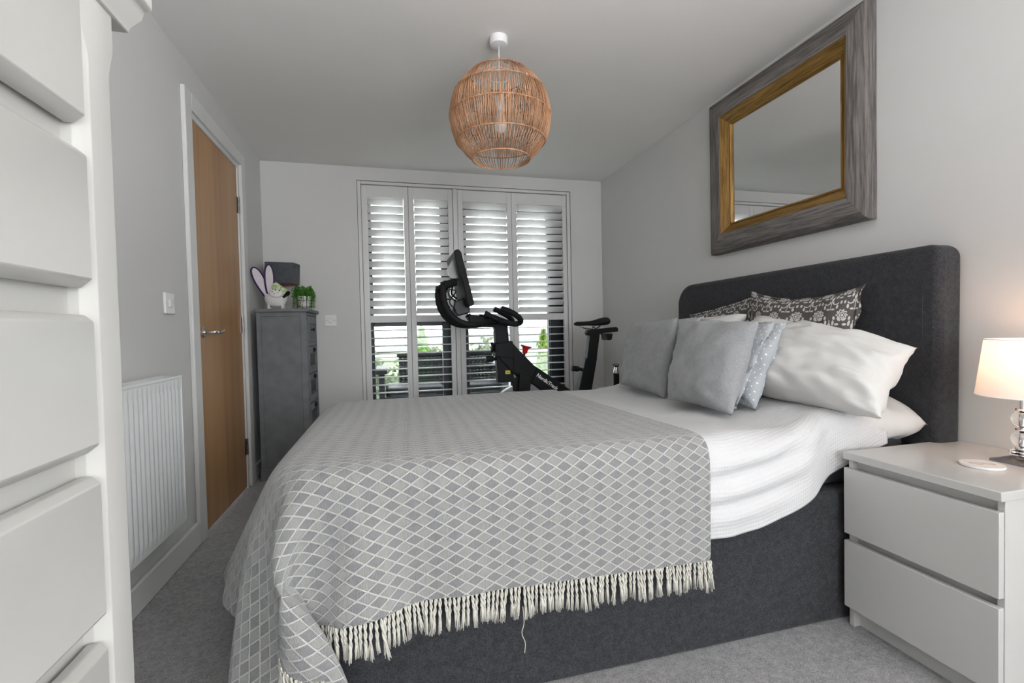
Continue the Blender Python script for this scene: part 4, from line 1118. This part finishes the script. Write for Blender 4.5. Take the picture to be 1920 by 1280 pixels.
def paddle(name, label, base, tip, wid, face):
    t = thing(name, label, 'slipper', base, None)
    base, tip = Vector(base), Vector(tip); ax = tip - base; L = ax.length; ax.normalize(); sd = Vector(face).cross(ax).normalized(); nm = ax.cross(sd).normalized()
    pts = []
    for k in range(33):
        a = k * math.tau / 32
        u = (1 - math.cos(a)) / 2; w = math.sin(a) * (0.55 + 0.55 * u ** 1.3 - 0.12 * u * u)
        pts.append((u * L, w * wid / 2))
    bm = bmesh.new()
    f0 = [bm.verts.new(base + ax * u + sd * w + nm * 0.005) for u, w in pts[:-1]]; f1 = [bm.verts.new(base + ax * u + sd * w - nm * 0.005) for u, w in pts[:-1]]
    bm.faces.new(f0); bm.faces.new(f1[::-1])
    for i in range(32): bm.faces.new((f0[i], f1[i], f1[(i + 1) % 32], f0[(i + 1) % 32]))
    mk('padded_sole', bm, 'lilac_cloth', t)
    mk('edge_trim', tube(bmesh.new(), [base + ax * u + sd * w + nm * 0.001 for u, w in pts], 0.0062, 6, cap=False), 'purple_trim', t, smooth=True)
    return t
zr = TZ + 0.075
paddle('slipper', 'pale lilac slipper with dark purple trim leaning left out of the pot', (0.112, 3.50, zr - 0.01), (0.026, 3.46, zr + 0.20), 0.080, (0.4, -0.9, 0.25))
paddle('slipper', 'pale lilac slipper with purple trim standing upright in the pot', (0.118, 3.485, zr - 0.01), (0.112, 3.50, zr + 0.225), 0.072, (0.5, -0.85, 0.0))
def rod(name, label, cat, a, b, r, mat, cap=None):
    a, b = Vector(a), Vector(b); t = thing(name, label, cat, a)
    mk('tube_body', tube(bmesh.new(), [a, b], r, 16), mat, t, smooth='auto')
    if cap: mk('end_cap', tube(bmesh.new(), [b, b + (b - a).normalized() * cap[1]], r * 0.92, 16), cap[0], t, smooth='auto')
    return t
rod('lotion_tube', 'pale green patterned tube lying across the pot rim, dark cap to the right', 'tube', (0.142, 3.50, zr + 0.088), (0.218, 3.485, zr + 0.030), 0.026, 'green_pattern', ('black_rubber', 0.012))
t = thing('floral_pouch', 'small white pouch with purple dots sitting in the pot', 'pouch', (0.16, 3.475, zr))
bm = bmesh.new(); bmesh.ops.create_uvsphere(bm, u_segments=16, v_segments=10, radius=1.0)
for v_ in bm.verts: v_.co = Vector((0.160 + 0.042 * v_.co.x, 3.462 + 0.012 * v_.co.y, zr + 0.030 + 0.028 * v_.co.z))
mk('pouch_body', bm, 'ceramic_white', t, smooth=True)
for k, (dx, dz) in enumerate(((-0.02, 0.012), (0.0, 0.022), (0.012, 0.006), (0.022, 0.018), (-0.008, 0.0))):
    mk('dot', lathe(bmesh.new(), [(0, 0.001), (0.0045, 0.0)], (0.160 + dx, 3.4495 + abs(dx) * 0.17, zr + 0.030 + dz), 8, (0, -1, 0.2)), 'purple_trim', t)
rod('applicator', 'short dark applicator lying at the right end of the pot', 'applicator', (0.200, 3.475, zr + 0.006), (0.225, 3.470, zr + 0.026), 0.009, 'black_rubber')

# trailing plant on a wire stand
t = thing('potted_plant', 'trailing green plant in a white pot on a black wire stand on the tallboy', 'plant', (0.330, 3.51, TZ))
pcn = Vector((0.326, 3.51, TZ))
mk('plant_pot', lathe(bmesh.new(), [(0, 0.012), (0.036, 0.012), (0.044, 0.085), (0.046, 0.088), (0.041, 0.088), (0.038, 0.075), (0, 0.070)], pcn, 28), 'ceramic_white', t, smooth='auto')
bm = bmesh.new()
for zz, r in ((0.020, 0.044), (0.060, 0.048)):
    tube(bm, [pcn + Vector((r * math.cos(a * math.tau / 28), r * math.sin(a * math.tau / 28), zz)) for a in range(29)], 0.0016, 6, cap=False)
for k in range(4):
    a = k * math.pi / 2 + math.pi / 4 - 0.35; tube(bm, [pcn + Vector((0.047 * math.cos(a), 0.047 * math.sin(a), 0.0)), pcn + Vector((0.049 * math.cos(a), 0.049 * math.sin(a), 0.105))], 0.0018, 6)
mk('wire_stand', bm, 'black_metal', t, smooth=True)
rp = random.Random(3); bms = {'leaf_green': bmesh.new(), 'leaf_green_light': bmesh.new()}
stems = bmesh.new()
for k in range(95):
    a = rp.uniform(0, math.tau); r0 = rp.uniform(0.0, 0.035); r1 = rp.uniform(0.045, 0.070); ht = rp.uniform(0.105, 0.155); drop = rp.uniform(0.01, 0.12) if rp.random() < 0.7 else rp.uniform(-0.01, 0.03)
    p0 = pcn + Vector((r0 * math.cos(a), r0 * math.sin(a), 0.075)); p1 = pcn + Vector(((r0 + 0.02) * math.cos(a), (r0 + 0.02) * math.sin(a), ht)); p2 = pcn + Vector((r1 * math.cos(a), r1 * math.sin(a), ht - 0.012)); p3 = pcn + Vector(((r1 + 0.006) * math.cos(a), (r1 + 0.006) * math.sin(a), max(0.012, ht - 0.03 - drop)))
    path = smooth_path([p0, p1, p2, p3], 6); tube(stems, path[::2], 0.0007, 4)
    for q in path[5:]:
        for _ in range(2):
            s = rp.uniform(0.0035, 0.006); u = Vector((rp.uniform(-1, 1), rp.uniform(-1, 1), rp.uniform(-0.5, 1))).normalized(); w = u.orthogonal().normalized(); c = q + Vector((rp.uniform(-.004, .004), rp.uniform(-.004, .004), rp.uniform(-.003, .003)))
            b_ = bms['leaf_green' if rp.random() < 0.6 else 'leaf_green_light']
            b_.faces.new([b_.verts.new(c + u * s), b_.verts.new(c + w * s * 0.7), b_.verts.new(c - u * s), b_.verts.new(c - w * s * 0.7)])
mk('stems', stems, 'leaf_green', t)
for k_, b_ in bms.items(): mk('foliage', b_, k_, t, kind='stuff')

# slate grey box in the corner, on a small wall bracket
t = thing('wall_box', 'slate grey box fixed in the wall corner above the grey tallboy', 'box', (0.150, 3.74, 1.300))
rot = Matrix.Rotation(math.radians(-14), 3, 'Z') @ Matrix.Rotation(math.radians(3), 3, 'Y')
bm = bmesh.new(); rotbox(bm, (0.150, 3.735, 1.392), (0.205, 0.11, 0.150), rot); mk('box_body', bm, 'box_slate', t, bevel=0.003)
bm = bmesh.new(); rotbox(bm, (0.146, 3.740, 1.313), (0.190, 0.10, 0.008), rot); mk('box_base', bm, 'box_base_red', t)
mk('wall_bracket', B(0.13, 0.17, 3.775, D, 1.33, 1.36), 'black_metal', t)

# ================================================================== EXERCISE BIKE  (stands at y = 3.2)
BYC = 3.20
bike = thing('exercise_bike', 'black exercise bike with screen and red knob standing between bed and window', 'exercise bike', (1.90, BYC, 0))
def plate(name, pts, half, mat, par=bike, bevel=0.006, yc=BYC, **k):
    return mk(name, prism(bmesh.new(), pts, 'y', yc - half, yc + half), mat, par, bevel=bevel, seg=3, **k)
post_b = plate('handlebar_post', [(1.582, 0.985), (1.673, 0.985), (1.680, 0.86), (1.714, 0.590), (1.596, 0.590)], 0.035, 'black_metal')
plate('post_clamp', [(1.575, 0.86), (1.700, 0.875), (1.715, 0.80), (1.70, 0.755), (1.580, 0.77)], 0.052, 'black_metal')
frame = plate('main_beam', [(1.690, 0.868), (1.853, 0.700), (2.078, 0.545), (2.33, 0.36), (2.26, 0.28), (1.975, 0.462), (1.820, 0.585), (1.700, 0.650), (1.600, 0.76), (1.62, 0.86)], 0.045, 'black_metal', bevel=0.010)
plate('beam_cover', [(1.70, 0.862), (1.850, 0.702), (1.875, 0.680), (1.83, 0.578), (1.80, 0.600), (1.70, 0.668)], 0.050, 'black_rubber', bevel=0.008)
for q in (-1, 1):
    plate('fork', [(1.742, 0.650), (1.825, 0.620), (1.812, 0.50), (1.800, 0.10), (1.735, 0.10), (1.728, 0.50)], 0.012, 'black_metal', yc=BYC + q * 0.055)
plate('fork_brace', [(1.70, 0.60), (1.75, 0.64), (1.75, 0.52), (1.70, 0.525)], 0.03, 'black_rubber')
fw = mk('flywheel', lathe(bmesh.new(), [(0, -0.018), (0.20, -0.018), (0.225, -0.026), (0.268, -0.026), (0.272, 0), (0.268, 0.026), (0.225, 0.026), (0.20, 0.018), (0, 0.018)], (1.790, BYC, 0.305), 72, (0, 1, 0)), 'bike_grey', bike, smooth='auto')
bm = bmesh.new()
for k in range(9):
    a0 = math.radians(18 + k * 6); a1 = a0 + math.radians(6)
    vs_ = []
    for a in (a0, a1):
        for r in (0.255, 0.2755): vs_.append((1.790 + r * math.cos(a), 0.305 + r * math.sin(a)))
    prism(bm, [vs_[0], vs_[1], vs_[3], vs_[2]], 'y', BYC - 0.029, BYC + 0.029)
mk('red_arc', bm, 'red_plastic', fw)
bm = bmesh.new()
for k in range(7):
    a0 = math.radians(22 + k * 6); a1 = a0 + math.radians(6); vs_ = []
    for a in (a0, a1):
        for r in (0.277, 0.298): vs_.append((1.800 + r * math.cos(a), 0.300 + r * math.sin(a)))
    prism(bm, [vs_[0], vs_[1], vs_[3], vs_[2]], 'y', BYC - 0.03, BYC + 0.03)
mk('white_guard', bm, 'white_plastic', bike)
# crank
bm = bmesh.new(); lathe(bm, [(0, -0.09), (0.05, -0.085), (0.06, -0.05), (0.06, 0.05), (0.05, 0.085), (0, 0.09)], (2.12, BYC, 0.33), 28, (0, 1, 0)); mk('crank_housing', bm, 'black_rubber', bike, smooth='auto')
for q in (-1, 1):
    c0 = Vector((2.12, BYC + q * 0.10, 0.33)); c1 = c0 + Vector((0.12 * q, q * 0.01, -0.10))
    mk('crank_arm', tube(bmesh.new(), [c0, c1], 0.012, 10), 'dark_chrome', bike, smooth='auto')
    mk('pedal', B(c1.x - 0.05, c1.x + 0.05, min(c1.y, c1.y + q * 0.09), max(c1.y, c1.y + q * 0.09), c1.z - 0.012, c1.z + 0.012), 'black_rubber', bike, bevel=0.005)
# seat tube, post, saddle
plate('seat_sleeve', [(2.245, 0.735), (2.335, 0.740), (2.290, 0.516), (2.235, 0.25), (2.13, 0.25), (2.190, 0.516)], 0.040, 'black_metal')
plate('seat_post', [(2.288, 0.92), (2.366, 0.92), (2.331, 0.700), (2.256, 0.700)], 0.028, 'black_metal', bevel=0.004)
plate('rear_spar', [(2.16, 0.30), (2.26, 0.30), (2.50, 0.09), (2.42, 0.06), (2.16, 0.22)], 0.035, 'black_metal')
plate('seat_slider', [(2.272, 0.936), (2.365, 0.944), (2.500, 0.955), (2.512, 0.945), (2.512, 0.920), (2.40, 0.912), (2.372, 0.905), (2.275, 0.897), (2.262, 0.915)], 0.024, 'black_metal', bevel=0.004)
plate('weight_holder', [(2.402, 0.908), (2.455, 0.908), (2.448, 0.866), (2.436, 0.860), (2.412, 0.862)], 0.05, 'black_rubber', bevel=0.004)
bm = bmesh.new(); NA = 20; rings = []
for k in range(15):
    q = k / 14; x = 2.176 + q * 0.268; hw = 0.020 + 0.055 * sstep(q, 0.35, 0.95) - 0.012 * sstep(q, 0.95, 1.0)
    zc = 0.982 + 0.006 * q + 0.010 * sstep(q, 0.5, 0.9); th = 0.016 + 0.014 * sstep(q, 0.3, 0.9); sc = 1.0 if 0 < k < 14 else 0.55
    rings.append([bm.verts.new((x, BYC + hw * sc * math.cos(a * math.tau / NA), zc + th * sc * math.sin(a * math.tau / NA) * (1.0 if math.sin(a * math.tau / NA) > 0 else 0.9))) for a in range(NA)])
for a, b in zip(rings, rings[1:]):
    for k in range(NA): bm.faces.new((a[k], a[(k + 1) % NA], b[(k + 1) % NA], b[k]))
bm.faces.new(rings[0][::-1]); bm.faces.new(rings[-1])
sad = mk('saddle', bm, 'black_rubber', bike, smooth=True)
bm = bmesh.new()
for q in (-1, 1): tube(bm, smooth_path([(2.215, BYC + q * 0.008, 0.972), (2.27, BYC + q * 0.02, 0.948), (2.35, BYC + q * 0.022, 0.946), (2.41, BYC + q * 0.04, 0.975)], 5), 0.004, 8)
tube(bm, [(2.325, BYC, 0.93), (2.325, BYC, 0.962)], 0.012, 10)
mk('saddle_rails', bm, 'dark_chrome', sad, smooth=True)
def knob(name, a, b, r, mat='black_rubber'):
    a, b = Vector(a), Vector(b); d = (b - a).normalized()
    bm = bmesh.new(); tube(bm, [a, a + (b - a) * 0.35], r * 0.55, 12); lathe(bm, [(0, 0), (r * 0.8, 0), (r, r * 0.25), (r, (b - a).length * 0.55), (r * 0.8, (b - a).length * 0.65), (0, (b - a).length * 0.65)], a + (b - a) * 0.35, 18, d)
    return mk(name, bm, mat, bike, smooth='auto')
knob('height_knob', (2.235, BYC, 0.652), (2.150, BYC, 0.664), 0.020)
knob('post_knob', (1.600, BYC, 0.752), (1.522, BYC, 0.756), 0.022)
bm = bmesh.new()
lathe(bm, [(0, 0), (0.020, 0), (0.022, 0.012), (0.018, 0.03), (0, 0.034)], (1.590, BYC, 0.825), 18, (-1, 0, 0.25))
for k in range(5):
    a = k * math.tau / 5; tube(bm, [(1.572, BYC, 0.832), (1.566 , BYC + 0.032 * math.cos(a), 0.832 + 0.034 * math.sin(a))], 0.009, 8)
mk('star_knob', bm, 'black_rubber', bike, smooth='auto')
bm = bmesh.new(); tube(bm, [(1.780, BYC, 0.720), (1.799, BYC, 0.790)], 0.009, 10); mk('brake_stem', bm, 'black_metal', bike, smooth=True)
ax = Vector((0.28, 0, 0.96)).normalized()
mk('red_brake_knob', lathe(bmesh.new(), [(0, 0), (0.017, 0.0), (0.022, 0.030), (0.026, 0.038), (0.040, 0.046), (0.040, 0.052), (0, 0.054)], (1.797, BYC, 0.785), 20, ax), 'red_plastic', bike, smooth='auto')
# handlebars: two big upswept bars and two inner rests
for q in (-1, 1):
    yq = BYC + q * 0.16
    pts = [(1.245, BYC + q * 0.10, 1.262), (1.222, yq, 1.235), (1.224, yq, 1.15), (1.250, yq, 1.080), (1.303, yq, 1.022), (1.374, yq, 0.992), (1.45, yq - q * 0.02, 0.990), (1.53, BYC + q * 0.09, 1.005), (1.60, BYC + q * 0.04, 1.01)]
    mk('outer_handlebar', tube(bmesh.new(), smooth_path(pts, 6), 0.0205, 12), 'black_rubber', bike, smooth=True)
    yy = BYC + q * 0.10
    pts = [(1.500, yy, 1.065), (1.560, yy, 1.036), (1.640, yy, 1.004), (1.705, yy + q * 0.01, 0.990), (1.738, yy + q * 0.03, 1.002), (1.715, yy + q * 0.06, 1.035), (1.655, yy + q * 0.075, 1.070), (1.595, yy + q * 0.08, 1.092)] if q < 0 else [(1.500, yy, 1.05), (1.62, yy, 1.008), (1.70, yy, 0.996), (1.738, yy - 0.01, 1.012), (1.70, yy - 0.03, 1.05), (1.64, yy - 0.04, 1.080), (1.60, yy - 0.045, 1.100)]
    mk('inner_handlebar', tube(bmesh.new(), smooth_path(pts, 6), 0.019, 12), 'black_rubber', bike, smooth=True)
mk('handlebar_crossbar', tube(bmesh.new(), [(1.60, BYC - 0.15, 1.01), (1.60, BYC + 0.15, 1.01)], 0.018, 12), 'black_rubber', bike, smooth=True)
mk('bar_clamp', prism(bmesh.new(), [(1.400, 1.060), (1.445, 1.055), (1.53, 1.045), (1.68, 1.020), (1.685, 0.975), (1.58, 0.970), (1.47, 0.975), (1.41, 1.0)], 'y', BYC - 0.035, BYC + 0.035), 'black_metal', bike, bevel=0.006)
mk('grip_pad', tube(bmesh.new(), [(1.216, BYC - 0.16, 1.240), (1.305, BYC - 0.12, 1.268)], 0.026, 14), 'black_rubber', bike, smooth='auto')
mk('grip_pad', tube(bmesh.new(), [(1.216, BYC + 0.16, 1.240), (1.305, BYC + 0.12, 1.268)], 0.026, 14), 'black_rubber', bike, smooth='auto')
# touch screen, edge on, with grey rear pod
scr = mk('screen', prism(bmesh.new(), [(1.292, 1.448), (1.300, 1.465), (1.320, 1.470), (1.335, 1.455), (1.412, 1.128), (1.405, 1.112), (1.380, 1.105), (1.366, 1.130), (1.340, 1.28), (1.315, 1.32)], 'y', BYC - 0.20, BYC + 0.20), 'black_metal', bike, bevel=0.006, seg=3)
bm = bmesh.new(); a = Vector((1.3375, 0, 1.452)); b = Vector((1.4115, 0, 1.135)); nn = Vector((0.973, 0, 0.230))
vs_ = [bm.verts.new(Vector((p.x, BYC + s * 0.185, p.z)) + nn * o) for o in (0.0, 0.002) for p in (a, b) for s in (-1, 1)]
for f in ((0, 1, 3, 2), (4, 5, 7, 6), (0, 1, 5, 4), (2, 3, 7, 6), (0, 2, 6, 4), (1, 3, 7, 5)): bm.faces.new([vs_[i] for i in f])
mk('screen_glass', bm, 'screen_glass', scr)
mk('rear_pod', prism(bmesh.new(), [(1.305, 1.150), (1.372, 1.172), (1.408, 1.125), (1.404, 1.068), (1.325, 1.048), (1.292, 1.090)], 'y', BYC - 0.07, BYC + 0.07), 'anthracite', bike, bevel=0.01, seg=3)
bm = bmesh.new(); tube(bm, smooth_path([(1.325, BYC, 1.16), (1.285, BYC, 1.20), (1.30, BYC, 1.27), (1.325, BYC, 1.30)], 5), 0.016, 12)
tube(bm, [(1.30, BYC - 0.10, 1.265), (1.30, BYC + 0.10, 1.265)], 0.010, 10); tube(bm, [(1.40, BYC, 1.06), (1.43, BYC, 1.02)], 0.022, 12)
mk('screen_bracket', bm, 'dark_chrome', bike, smooth=True)
mk('clear_guard', prism(bmesh.new(), [(1.252, 1.350), (1.300, 1.430), (1.310, 1.430), (1.330, 1.30), (1.300, 1.29), (1.270, 1.30)], 'y', BYC - 0.12, BYC - 0.115), 'clear_plastic', bike)
# cables
mk('cable', tube(bmesh.new(), smooth_path([(1.33, BYC - 0.06, 1.07), (1.27, BYC - 0.09, 1.14), (1.31, BYC - 0.10, 1.21), (1.27, BYC - 0.10, 1.22)], 6), 0.004, 8), 'black_rubber', bike, smooth=True)
# label and lettering
mk('warning_label', B(1.648, 1.682, BYC - 0.0364, BYC - 0.0352, 0.648, 0.672), 'yellow_label', post_b)
mk('warning_mark', B(1.654, 1.676, BYC - 0.0372, BYC - 0.0362, 0.657, 0.661), 'black_ink', post_b)
cu = bpy.data.curves.new('lettering', 'FONT'); cu.body = 'NordicTrack'; cu.size = 0.035; cu.extrude = 0.0006; cu.offset = 0.0009; cu.align_x = 'CENTER'; cu.align_y = 'CENTER'
fo = bpy.data.objects.new('lettering_curve', cu); COL.objects.link(fo)
bpy.context.view_layer.update()
lme = bpy.data.meshes.new_from_object(fo.evaluated_get(bpy.context.evaluated_depsgraph_get())); bpy.data.objects.remove(fo, do_unlink=True)
lme.materials.clear()
lo_ = bpy.data.objects.new('lettering', lme); COL.objects.link(lo_); lme.materials.append(MATS['white_ink'])
lo_.parent = frame; lo_.location = Vector((1.945, BYC - 0.0512, 0.580)) - WO[bike]
lo_.rotation_euler = (math.radians(90), math.radians(37.0), 0); lo_.rotation_mode = 'XYZ'
lo_.matrix_local = Matrix.Translation(lo_.location) @ Matrix.Rotation(math.radians(36.0), 4, 'Y') @ Matrix.Rotation(math.radians(90), 4, 'X')
# feet
for x, hw in ((1.62, 0.24), (2.47, 0.20)):
    mk('stabiliser', tube(bmesh.new(), [(x, BYC - hw, 0.035), (x, BYC + hw, 0.035)], 0.032, 14), 'black_metal', bike, smooth='auto')
plate('lower_spar', [(1.60, 0.04), (1.60, 0.09), (1.80, 0.16), (2.16, 0.30), (2.20, 0.24), (1.82, 0.08)], 0.03, 'black_metal')

# ================================================================== groups of repeats
GROUPS = {'pillow': 'white pillows at the head of the bed', 'patterned_pillow': 'damask print pillows against the headboard', 'polka_dot_cushion': 'polka dot cushions on the bed',
          'grey_cushion': 'plain grey cushions on the bed', 'nightstand': 'white nightstands beside the bed', 'slipper': 'lilac slippers in the bath shaped pot', 'conifer_tree': 'conifers beyond the balcony', 'leafy_tree': 'leafy trees beyond the balcony'}
for o in bpy.data.objects:
    base = o.name.split('.')[0]
    if o.parent is None and base in GROUPS: o['group'] = GROUPS[base]
